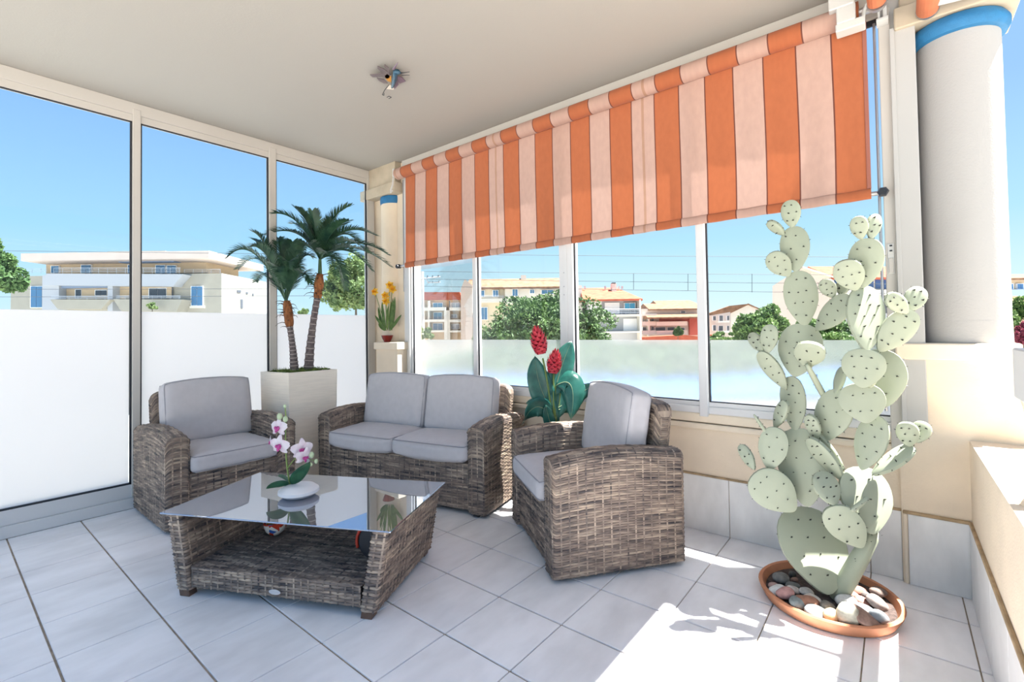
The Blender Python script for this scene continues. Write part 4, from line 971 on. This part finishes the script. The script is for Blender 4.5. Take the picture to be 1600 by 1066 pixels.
for k, (x, y, w, h, rot, c, lab) in enumerate(STN):
    px, py = 1180+x/6.667, 860+y/6.667; w, h = w/6.667, h/6.667
    p = at_z(px, py, .072); d_ = p[:2]-CEN; rr = np.hypot(*d_)
    mx = .215
    if rr > mx: p[:2] = CEN+d_*mx/rr
    sc_ = depth(p)/FPX
    a_, c_ = w*sc_*.52, min(.045, h*sc_*.40)
    b_ = min(max(.62*a_, c_), .05)
    Rz = rotm('X', 0) if False else np.eye(3)
    ex = CR*math.cos(math.radians(rot))-CU*math.sin(math.radians(rot)); ex[2] = max(-.5, min(.5, ex[2])); ex /= np.linalg.norm(ex)
    ez = CU*.75-CF*.25; ez = ez-ex*(ez@ex); ez /= np.linalg.norm(ez); ey = np.cross(ez, ex)
    random.seed(k*11+1)
    c = tuple(q*.72 for q in c); mt = M('stone_%d' % k, c, .8, col2=tuple(min(1, q*1.45+.02) for q in c), vs=45, bump=.3, bs=70)
    p[2] = .040+c_*.85
    o = G().blob(p, (a_, b_, c_), 18, 12, np.stack([ex, ey, ez], 1), .05).out('stone', mt, None, True)
    tag(o, lab, 'stone', 'stones in the cactus saucer')

#EXTERIOR
# ------------------------------------------------------------------ the town outside
FH = np.array([math.cos(_y), math.sin(_y), 0.0])
def lz(px, py, D):
    P = at_d(px, py, D); return float(P @ _r0), float(P @ FH), float(P[2])
def e3(lat, dep, z): return _r0*lat+FH*dep+np.array([0, 0, z])
GZ = -8.0
def eb(g, x0, y0, x1, y1, D, dp=.3, b=0.0, toground=False):
    """box facing the terrace, its front outline measured at distance D, dp deep (negative dp: proud of D)"""
    a = lz(x0, (y0+y1)/2, D); c = lz(x1, (y0+y1)/2, D); t = lz((x0+x1)/2, y0, D); u = lz((x0+x1)/2, y1, D)
    z0 = GZ if toground else u[2]
    d0 = (a[1]+c[1])/2
    lo = (a[0], min(d0, d0+dp), z0); hi = (c[0], max(d0, d0+dp), t[2])
    g.box(lo, hi, b, fn=lambda q: tuple(e3(*q))); return g
def ep(px, py, D, dd=0.0):
    l_, d_, z_ = lz(px, py, D); return e3(l_, d_+dd, z_)
mConc = M('pale_concrete', lin(160, 154, 142), .9, var=.04, vs=1.2); mConcW = M('white_wall', lin(208, 203, 194), .9, var=.03, vs=.8)
mBeige = M('beige_wall', lin(196, 172, 142), .9, var=.04, vs=.8); mPinkW = M('pale_pink_wall', lin(196, 180, 170), .9, var=.03, vs=.8)
mRoofR = M('red_roof_tiles', lin(178, 92, 66), .9, col2=lin(150, 70, 48), vs=1.5, bump=.5, bs=8, stretch=(1, 1, 4)); mRoofT = M('tan_roof_tiles', lin(140, 104, 78), .9, col2=lin(104, 74, 54), vs=1.5, bump=.5, bs=8)
mPaneB = M('blue_pane', (.06, .16, .30), .15, spec=.8); mDark = M('shade_and_dark_parts', (.08, .085, .10), .8); mRail = M('steel_rail', (.42, .46, .52), .4, metal=.5); mAwn = M('striped_awning_far', lin(120, 135, 160), .9)  # the dark tone paints shade on flat sheets and colours small dark parts
mFrameW = M('white_frame', lin(238, 238, 240), .6); mRedW = M('brick_red_wall', lin(176, 86, 72), .9); mGrey = M('grey_wall', lin(168, 170, 176), .9)
mAsph = M('street_ground', (.42, .39, .34), .95, col2=(.50, .47, .42), vs=.05)
tag(G().box((-200, -200, GZ-.5), (260, 260, GZ)).out('ground', mAsph), kind='structure')

def pt(name, root, mat, *boxes, label=None):
    g = G()
    for b in boxes: eb(g, *b)
    o = g.out(name, mat, root)
    if label: o['label'] = label
    return o
def win(root, x0, y0, x1, y1, D, mat=None, fw=.9, cross=True):
    fr = G(); eb(fr, x0, y0, x1, y1, D-.20, .30); f_ = fr.out('window', mFrameW, root)
    p = G(); m = (x0+x1)/2
    if cross and x1-x0 > 7:
        eb(p, x0+fw, y0+fw, m-fw*.35, y1-fw*.6, D-.25, .05); p.out('pane', mat or mPaneB, f_)
        p = G(); eb(p, m+fw*.35, y0+fw, x1-fw, y1-fw*.6, D-.25, .05); p.out('pane', mat or mPaneB, f_)
    else:
        eb(p, x0+fw, y0+fw, x1-fw, y1-fw*.6, D-.25, .05); p.out('pane', mat or mPaneB, f_)
    return f_
def rail(root, x0, x1, y0, y1, D, step=14, mat=None):
    g = G(); r = .018
    for k in range(3):
        y = y0+(y1-y0)*k/3; g.tube([ep(x0, y, D), ep(x1, y, D)], r, 5)
    x = x0
    while x <= x1+.1: g.tube([ep(x, y0, D), ep(x, y1, D)], r, 5); x += step
    return g.out('railing', mat or mRail, root)
def slab(root, pts, D, dp, mat, name='balcony'):
    """prism from a pixel outline at distance D, dp deep"""
    g = G(); g.prism([ep(x, y, D) for x, y in pts], FH*dp); return g.out(name, mat, root)
def gable(root, a, b, c, D0, dpt, mat, name='roof', th=.25): pass

# --- terraced block seen through the tall glass
D = 57.0
A = thing('apartment_block', 'low cream terraced apartment block beyond the tall glass wall', 'building', ep(190, 516, D)*[1, 1, 0]+[0, 0, GZ])
g = G(); l0, d0, z0 = lz(17, 427, D); l1, d1, z1 = lz(346, 427, D)
g.box((l0, d0, GZ), (l1, d0+10.5, z1), fn=lambda q: tuple(e3(*q))); g.out('wall', mConc, A)
pt('penthouse', A, mBeige, (72, 400, 322, 428, D+2.2, 7))
# roof with a deep overhang
lr0, _, zt = lz(32, 396, D-1); lr1, _, zb = lz(326, 403.5, D-1)
g = G(); g.box((lr0, d0-1, zb), (lr1, d0+11.3, zt), fn=lambda q: tuple(e3(*q))); g.out('roof', mPinkW, A)
pt('roof_box', A, mConc, (168, 392.5, 258, 398, D+3, 4)); pt('roof_box', A, mConc, (100, 394.5, 120, 398, D+3, 3)); pt('roof_box', A, mConcW, (283, 396, 312, 400, D+3, 2))
slab(A, [(72, 427.5), (286, 428.5), (276, 440), (270, 447.5), (66, 446)], D-1.5, 1.5, mGrey, 'balcony')
pt('recess_shade', A, mDark, (92, 443, 270, 468, D-.22, .05)); pt('recess_wall', A, mBeige, (96, 448, 268, 467, D-.26, .05))  # flat dark sheet paints the loggia's shade, beige strip in front of it
pt('pier', A, mGrey, (66, 430, 92, 484, D-1.2, 1.25)); pt('pier', A, mGrey, (168, 441, 176, 486, D-1.3, 1.3))
slab(A, [(78, 468), (172, 468), (158, 483), (90, 483)], D-1.9, 1.9, mConc); slab(A, [(177, 467.5), (285, 468), (276, 487), (188, 485)], D-1.9, 1.9, mConc)
pt('awning', A, mAwn, (92, 442.5, 168, 450, D-.9, .6)); pt('awning', A, mAwn, (176, 443, 268, 446.5, D-.9, .6)); pt('awning', A, mAwn, (78, 406, 152, 409.5, D+.6, 1.2)); pt('awning', A, mAwn, (185, 406, 272, 409.5, D+.6, 1.2))
rail(A, 80, 170, 463, 468, D-1.9); rail(A, 182, 282, 462.5, 467.5, D-1.9); rail(A, 22, 74, 420, 427, D-.1); rail(A, 84, 282, 419, 427.5, D-1.4); rail(A, 288, 345, 421, 427.5, D-.1)
for x0, y0, x1, y1, dd in ((47, 447, 66, 481, 0), (298, 447, 317, 478, 0), (79, 415, 92, 427, 2.15), (126, 413.5, 142, 427, 2.15), (199, 413.5, 207, 427, 2.15), (242.5, 414, 258, 427.5, 2.15), (260, 414.5, 275, 427.5, 2.15), (117, 452, 127, 466, -.1), (148, 453, 167, 462, -.1), (232, 450, 260, 466, -.1)):
    win(A, x0, y0, x1, y1, D+dd, M('dark_pane', (.05, .06, .08), .2) if y0 > 449 else None)
pt('sill', A, mConcW, (296, 478, 319, 481.5, D-.25, .3)); rail(A, 299, 316, 463, 478, D-.1, 8)
# windows and end balconies on the receding flank: real flank is the box side, so place them on its plane
def flank(px, py):   # point on the flank plane lat = l1
    d_ = ray(px, py); t_ = l1/float(d_ @ _r0); return O3+d_*t_
def fl_panel(name, x0, y0, x1, y1, mat, th=.06):
    q = [flank(x0, y0), flank(x1, y0), flank(x1, y1), flank(x0, y1)]; g = G(); g.prism(q, _r0*th); return g.out(name, mat, A)
for x0, y0, x1, y1 in ((370, 453.5, 376, 457.5), (384, 456.5, 387, 459.5), (394, 459, 396, 462), (375.5, 468, 379, 482)): fl_panel('window', x0, y0, x1, y1, mDark)
for y0 in (445, 478):
    g = G(); g.prism([ep(398, y0+1, D+10.4), ep(412.5, y0+2, D+10.4), ep(408, y0+12, D+10.4), ep(400, y0+13, D+10.4)], FH*3); g.out('balcony', mBeige, A)
# --- trees and shrubs
mFolA = leafmat('foliage_dark', lin(40, 66, 36), lin(84, 112, 58), .2, vs=1.2, rough=.7); mFolB = leafmat('foliage_light', lin(84, 108, 60), lin(140, 156, 98), .25, vs=1.2, rough=.7); mFolC = leafmat('foliage_mid', lin(58, 90, 48), lin(112, 138, 76), .25, vs=1.2, rough=.7)
mBark = M('bark', (.12, .09, .07), .95); mFolR = leafmat('foliage_red', lin(110, 40, 60), lin(160, 80, 100), .3, vs=2, rough=.7)
def tree(name, label, cat, px, py, rx, ry, D, nclump, nleaf, ls, mat, seed=1, flatb=.25, low=None, group=None, ground=True):
    rs = np.random.RandomState(seed); k = D/FPX; c = at_d(px, py, D); R = np.array([rx*k, rx*k*.9, ry*k])
    base = np.array([c[0], c[1], GZ])
    t = thing(name, label, cat, base, group)
    V = []; F = []
    for i in range(nclump):
        d = rs.normal(size=3); d /= np.linalg.norm(d)
        if d[2] < -flatb: d[2] = -flatb*rs.rand()
        rad = rs.uniform(.55, .93); cc = d*rad
        cr = rs.uniform(.16, .30)
        n = int(nleaf*1.9)
        dl = rs.normal(size=(n, 3)); dl /= np.linalg.norm(dl, axis=1)[:, None]
        dl *= cr*rs.uniform(.7, 1.05, size=(n, 1)); P = (cc+dl)*R
        P = P[:, :1]*_r0+P[:, 1:2]*FH+P[:, 2:3]*np.array([0, 0, 1.])+c
        a = rs.normal(size=(n, 3)); a /= np.linalg.norm(a, axis=1)[:, None]; b = np.cross(a, rs.normal(size=(n, 3))); b /= np.linalg.norm(b, axis=1)[:, None]
        s_ = ls*rs.uniform(.6, 1.2, size=(n, 1)); b0 = len(V)*0
        q = np.stack([P-a*s_, P+b*s_*.5, P+a*s_, P-b*s_*.5], 1).reshape(-1, 3); V.append(q)
    V = np.concatenate(V); F = np.arange(len(V)).reshape(-1, 4)
    tag(mesh('foliage', V, F, mat, t), kind='stuff')
    tg = G(); tg.tube([base, (base+c)/2, c], [rx*k*.09+.05, rx*k*.07+.04, .04], 8); tg.out('trunk', mBark, t)
    return t
tree('plane_tree', 'pale green tree cut off by the left edge of the view', 'tree', -18, 430, 46, 62, 26, 46, 120, .16, mFolC, 2)
tree('olive_tree', 'silvery green tree behind the potted palm beyond the glass', 'tree', 556, 462, 52, 62, 36, 44, 130, .17, mFolB, 3)
tree('umbrella_pine', 'large round dark green pine outside the sliding windows', 'tree', 852, 522, 100, 64, 46, 90, 170, .20, mFolA, 4)
tree('fig_tree', 'leafy green tree outside, left of the cactus', 'tree', 1198, 528, 46, 50, 34, 40, 130, .18, mFolC, 5)
tree('garden_shrub', 'green shrubs seen outside between the two cactus branches', 'shrub', 1310, 530, 60, 42, 36, 44, 120, .17, mFolC, 6)
tree('small_bush', 'pale bush at the foot of the far utility pole', 'shrub', 655, 524, 22, 14, 32, 14, 100, .10, mFolB, 7)
tree('small_bush', 'low bush before the gabled house', 'shrub', 1130, 528, 26, 10, 60, 14, 90, .2, mFolC, 8)
tree('roadside_tree', 'green tree right of the white column', 'tree', 1606, 520, 42, 60, 32, 40, 120, .16, mFolC, 9)
tree('red_bush', 'dark red bush right of the white column', 'shrub', 1598, 528, 16, 26, 26, 18, 110, .10, mFolR, 10)
tree('dark_cypress', 'small dark tree before the pink villas', 'tree', 1059, 520, 8, 11, 76, 12, 90, .22, mFolA, 11)
tree('far_palm', 'tiny pale palm crown far behind the potted palm', 'tree', 476, 488, 8, 7, 60, 10, 60, .25, mFolB, 12)
tree('balcony_plant', 'yellowish plant spilling over the terraced block balcony', 'plant', 238, 480, 9, 8, 54, 8, 60, .14, mFolB, 13)

# --- buildings through the sliding windows
D = 72.0
B = thing('apartment_block', 'beige block of stacked balconies under a red roof, behind the utility pole', 'building', ep(682, 516, D)*[1, 1, 0]+[0, 0, GZ])
pt('wall', B, mBeige, (640, 466, 724, 532, D, 9, 0, True))
slab(B, [(638, 468.5), (722, 468.5), (718, 456.5), (640, 456.5)], D-.8, 9, mRoofR, 'roof')
for y0, y1 in ((480.5, 485.5), (499.5, 503.5), (516.5, 519.5)):
    pt('balcony', B, mConcW, (640, y0, 696, y1, D-1.6, 1.6)); pt('balcony', B, mConcW, (702, y0, 722, y1, D-1.6, 1.6))
pt('pier', B, mConcW, (694, 485, 703, 528, D-1.6, 1.7, 0, True)); pt('pier', B, mConcW, (668.5, 470, 671, 528, D-1.5, 1.6, 0, True)); pt('pier', B, mDark, (701.5, 470, 703, 482, D-1.2, .4))
for x0, y0, x1, y1 in ((648, 473, 662, 481), (676, 473, 692, 481), (704, 473, 719, 481), (648, 490, 660, 500), (677, 488, 691, 499), (704, 491, 714, 497), (648, 506, 662, 516), (676, 505, 692, 516), (704, 506, 718, 514)): win(B, x0, y0, x1, y1, D, None if x0 < 700 else mGrey)
D = 66.0
B = thing('apartment_block', 'cream block with a tan tiled roof and white gable behind the pine', 'building', ep(800, 516, D)*[1, 1, 0]+[0, 0, GZ])
pt('wall', B, M('cream_wall', lin(200, 188, 164), .9, var=.03, vs=.8), (736, 447, 900, 532, D, 9, 0, True))
g = G(); g.prism([ep(720, 532, D-1.5), ep(720, 452, D-1.5), ep(726, 436, D-1.5), ep(738, 446, D-1.5), ep(738, 532, D-1.5)], FH*8); g.out('gable_wall', mPinkW, B)
def pitched(root, x0, x1, ye, yr, D, run, mat, ov=.6, xi0=0, xi1=0):
    """roof plane from the eaves up to a ridge set back by run; xi0, xi1 pull the ridge ends in (hip)"""
    e0, e1 = lz(x0, ye, D-ov), lz(x1, ye, D-ov); s_ = (D+run)/(D-ov)
    zr = lz((x0+x1)/2, yr, D+run)[2]; ze = (e0[2]+e1[2])/2; th = .25
    i0, i1 = e0[0]+xi0*(D/FPX), e1[0]-xi1*(D/FPX); dE, dR, dB = (e0[1]+e1[1])/2, (e0[1]+e1[1])/2+run+ov, (e0[1]+e1[1])/2+2*(run+ov)
    v = [e3(e0[0], dE, ze), e3(e1[0], dE, ze), e3(i1, dR, zr), e3(i0, dR, zr), e3(e0[0], dB, ze), e3(e1[0], dB, ze)]
    v += [p-np.array([0, 0, th]) for p in v]
    f = [(0, 1, 2, 3), (3, 2, 5, 4), (0, 3, 4), (1, 5, 2), (6, 9, 8, 7), (9, 10, 11, 8), (0, 6, 7, 1), (1, 7, 11, 5), (5, 11, 10, 4), (4, 10, 6, 0)]
    return mesh('roof', v, f, mat, root)
pitched(B, 728, 884, 448.5, 435.5, D, 5, mRoofT)
pitched(B, 786, 884, 448.2, 435.0, D-1.2, 5, mRoofT, xi0=22)
pt('bay', B, mConcW, (789, 449, 880, 475, D-1.0, 1.0)); pt('balcony', B, mConcW, (748, 466.5, 788, 472.5, D-1.5, 1.5))
for x0, y0, x1, y1 in ((751, 453.5, 757.5, 464), (769.5, 453, 779, 464), (751, 480, 762, 500)): win(B, x0, y0, x1, y1, D)
for x0, y0, x1, y1 in ((800, 451.5, 809.5, 463), (827.5, 452, 835.5, 459), (845.5, 452.5, 865, 460)): win(B, x0, y0, x1, y1, D-1.0)
pt('chimney', B, mConcW, (814, 430, 822, 437, D+3, 1.2))
rail(B, 750, 787, 462, 466.5, D-1.5, 9)
D = 60.0
B = thing('apartment_house', 'white house with a red hipped roof and chimney right of the pine', 'building', ep(955, 516, D)*[1, 1, 0]+[0, 0, GZ])
pt('wall', B, mGrey, (921, 470, 1000, 532, D, 9, 0, True)); pt('wall', B, mConcW, (896, 446, 910, 532, D+2, 6, 0, True))
pitched(B, 911, 1004, 467.5, 449.5, D, 4.5, mRoofR, ov=1.3, xi0=6, xi1=24)
for y0, y1 in ((491.5, 495), (518, 520.5)): pt('balcony', B, mConcW, (921, y0, 1001, y1, D-1.4, 1.4))
pt('pier', B, mConcW, (999.5, 468, 1002, 532, D-1.4, 1.4, 0, True)); pt('pier', B, mConcW, (920.5, 468, 922.5, 492, D-1.4, .4))
pt('shutter', B, mFrameW, (923, 471, 940, 491, D-.12, .1)); pt('shutter', B, mFrameW, (945, 473, 968, 491, D-.12, .1)); win(B, 975.5, 473, 993, 484, D-.1, M('bright_blue_pane', (.05, .30, .50), .2)); pt('shutter', B, mFrameW, (974, 498, 999, 517, D-.12, .1)); win(B, 949, 498.5, 964, 505, D-.1, mDark, cross=False)
rail(B, 922, 1000, 483, 491.5, D-1.4, 7)
ch = pt('chimney', B, mConcW, (956.5, 443, 963.5, 459, D+2.5, 1.0)); pt('chimney_cap', B, mDark, (956.8, 441.5, 962, 443.5, D+2.5, .8))
for x in (914, 946, 967, 972.5): pt('roof_vent', B, mGrey, (x-1.2, 447, x+1.2, 451.5, D+3, .3))
D = 86.0
B = thing('villa_row', 'pink and brick-red terraced villas with tan roofs in the far distance', 'building', ep(1048, 516, D)*[1, 1, 0]+[0, 0, GZ])
pt('wall', B, mPinkW, (1004, 482, 1096, 536, D, 8, 0, True)); pt('brick_wall', B, mRedW, (1077.5, 496, 1090, 524, D-.6, .6)); pt('brick_wall', B, mRedW, (1030, 496, 1077, 503, D-.1, .1))
pitched(B, 1014, 1100, 482.5, 474, D, 4, mRoofT, xi0=2); pitched(B, 1030, 1098, 478.0, 469.5, D+4, 4, mRoofT, xi0=2, xi1=6); pitched(B, 1012, 1096, 495.5, 491, D-2, 1.5, mRoofT)
for y0, y1 in ((502.5, 509), (516.5, 523)): pt('balcony', B, mConcW, (1026, y0, 1074, y1, D-1.5, 1.5)); pt('balcony', B, mConcW, (1003, y0, 1025, y1, D-1.2, 1.2))
pt('pier', B, mConcW, (1013, 492, 1015.5, 528, D-1.2, 1.2)); pt('balcony', B, mConcW, (1003, 490.5, 1026, 493.5, D-1.3, 1.3))
for x0, y0, x1, y1 in ((1024, 511, 1040, 517), (1043, 511, 1055, 517), (1060, 512, 1070, 517), (1004, 511, 1010, 517), (1018, 510, 1022, 516), (1018, 497, 1022, 502), (1064, 486, 1071, 489.5)): win(B, x0, y0, x1, y1, D-.05, mDark, fw=.4, cross=False)
slab(B, [(1004, 532), (1094, 532), (1094, 526), (1070, 523.5), (1004, 527)], D-6, 4, mRoofR, 'lower_roof')
D = 78.0
B = thing('gabled_house', 'white gabled house with a tan roof left of the cactus', 'building', ep(1150, 516, D)*[1, 1, 0]+[0, 0, GZ])
g = G(); g.prism([ep(1142, 534, D), ep(1142, 487.5, D), ep(1169, 475.5, D), ep(1197, 487, D), ep(1197, 534, D)], FH*12+_r0*12*(1150-800)/740); g.out('gable_wall', mConcW, B)
g = G(); g.prism([ep(1141, 487.8, D-.4), ep(1169, 474.2, D-.4), ep(1199, 487.4, D-.4), ep(1199, 489.2, D-.4), ep(1169, 476.4, D-.4), ep(1141, 489.8, D-.4)], FH*13+_r0*13*(1150-800)/740); g.out('roof', mRoofT, B)
g = G(); g.prism([ep(1142, 534, D+.1), ep(1142, 488, D+.1), ep(1104, 493, D+9), ep(1104, 530, D+9)], _r0*2+FH*2); g.out('wall', mConcW, B)
for x0, y0, x1, y1 in ((1114, 494, 1119, 501), (1124, 493, 1130, 502), (1136, 493.5, 1140, 501), (1114, 508, 1119, 517), (1123, 509, 1130, 518), (1136, 509, 1140, 517)): win(B, x0, y0, x1, y1, D-.1, mDark, fw=.4, cross=False)
slab(B, [(1103, 494), (1143, 487.5), (1170, 474.8), (1140, 478), (1104, 491)], D-.5, .4, mRoofT, 'roof_slope')
pt('balcony', B, mConcW, (1122, 501.5, 1140, 504, D-1.0, 1)); pt('balcony', B, mConcW, (1122, 517, 1140, 520, D-1.0, 1))
g = G(); eb(g, 1104, 523, 1122, 533, D-8, 3); g.out('lower_roof', mRoofR, B)
D = 52.0
B = thing('apartment_block', 'pale gable-ended block with a red roof and blue glazed balcony behind the cactus', 'building', ep(1300, 516, D)*[1, 1, 0]+[0, 0, GZ])
AW = FH*14+_r0*14*(1225-800)/740
g = G(); g.prism([ep(1207, 536, D), ep(1207, 447, D), ep(1254, 417, D), ep(1302, 433, D), ep(1302, 536, D)], AW); g.out('gable_wall', mPinkW, B)
pt('wall', B, mGrey, (1300, 434, 1420, 536, D+1.2, 9, 0, True)); pt('slab', B, mConcW, (1300, 453, 1420, 460.5, D-.5, 2))
g = G(); g.prism([ep(1254, 415.5, D-.4), ep(1303, 432, D-.4), ep(1303, 434.2, D-.4), ep(1254, 418.5, D-.4)], AW); g.out('verge', mConcW, B)
e0 = ep(1262, 416.5, D+3); e1 = ep(1420, 416.5, D+3); e2 = ep(1420, 433.5, D-.3); e3_ = ep(1302, 433.5, D-.3)
g = G(); g.prism([e0, e1, e2, e3_], np.array([0, 0, -.25])); g.out('roof', mRoofR, B)
for x0, x1 in ((1303, 1322), (1324, 1345), (1348, 1366), (1367, 1388)): win(B, x0, 435.5, x1, 452, D+1.1, M('deep_blue_pane', (.03, .10, .32), .12, spec=.8))
pt('recess_shade', B, mDark, (1302, 461, 1420, 490, D+1.1, .1))  # flat dark sheet on the wall, shade below the slab painted in
D = 60.0
B = thing('apartment_block', 'pinkish building with a blue balcony right of the white column', 'building', ep(1605, 516, D)*[1, 1, 0]+[0, 0, GZ])
pt('wall', B, mBeige, (1560, 433, 1680, 536, D, 8, 0, True)); pitched(B, 1555, 1690, 434, 428, D, 4, mRoofT)
pt('balcony', B, M('blue_balcony', lin(150, 180, 215), .6), (1565, 452, 1680, 461.5, D-1.4, 1.4)); win(B, 1577, 443, 1584, 452, D); win(B, 1590, 443, 1600, 452, D)
# --- utility pole, railway masts and wires
P_ = thing('utility_pole', 'grey concrete utility pole with crossarms outside the leftmost sliding pane', 'pole', ep(660, 516, 36)*[1, 1, 0]+[0, 0, GZ])
p0 = ep(660, 516, 36); zt = ep(659.5, 424.5, 36)
G().tube([np.array([p0[0], p0[1], GZ]), zt], [.20, .13], 10).out('pole', M('pole_concrete', lin(196, 192, 190), .9), P_)
for (x0, y0, x1, y1) in ((643, 437, 688, 432.5), (664, 434, 670, 442.5), (670, 441.5, 688, 441)): G().tube([ep(x0, y0, 35.8), ep(x1, y1, 35.8)], .05, 6).out('crossarm', mGrey, P_)
for x, y in ((668, 431), (676, 431), (685, 430.5), (676, 440), (686, 439.5)): G().tube([ep(x, y+2.5, 35.8), ep(x, y-.5, 35.8)], .05, 6).out('insulator', mDark, P_)
mWire = M('wire', (.035, .04, .05), .7)
def wire(x0, y0, x1, y1, D, sag=1.0, lab=''):
    pts = [ep(x0+(x1-x0)*t, y0+(y1-y0)*t+sag*4*t*(1-t), D) for t in np.linspace(0, 1, 14)]
    return tag(G().tube(pts, .016, 4).out('overhead_wire', mWire), lab, 'wire', 'overhead wires')
WR = []
for a, b, c_, d, dd, lb in ((640, 397, 1420, 402, 36, 'topmost overhead wire across the sliding windows'), (640, 424, 1420, 430, 40, 'overhead wire passing just above the pine'), (640, 436, 1420, 444, 40, 'overhead wire above the red hipped roof'), (640, 447, 1420, 459, 40, 'lowest overhead wire, crossing behind the cactus'),
   (-60, 391, 640, 398, 36, 'topmost overhead wire beyond the tall glass'), (-60, 464, 640, 461, 36, 'overhead wire crossing the terraced block balconies'), (-60, 452, 640, 450, 38, 'overhead wire above the block balconies')): WR.append(wire(a, b, c_, d, dd, .8, lb))
for x, y0, y1 in ((1175, 428, 457), (990, 427.5, 452.5), (1075, 428, 454)):
    G().tube([ep(x, y0, 40), ep(x, y1, 40)], .022, 5).out('dropper', mWire, WR[1])
# neighbouring flat roof with a hedge, seen only as a blur through the frosted film
nr = thing('flat_roof', 'pale blue neighbouring flat roof blurred behind the frosted film of the sliding windows', 'roof', e3(3.0, 13, GZ))
G().box((-4, 9.5, GZ), (12, 16, -.25), fn=lambda q: tuple(e3(*q))).out('wall', mGrey, nr)
G().box((-4.2, 9.3, -.25), (12.2, 16.2, -.10), fn=lambda q: tuple(e3(*q))).out('membrane', M('blue_membrane', lin(36, 92, 150), .6), nr)
tree('hedge', 'long dark hedge along the blue flat roof, blurred behind the frosted film', 'hedge', 975, 557, 350, 22, 17.6, 110, 90, .10, mFolA, 20)
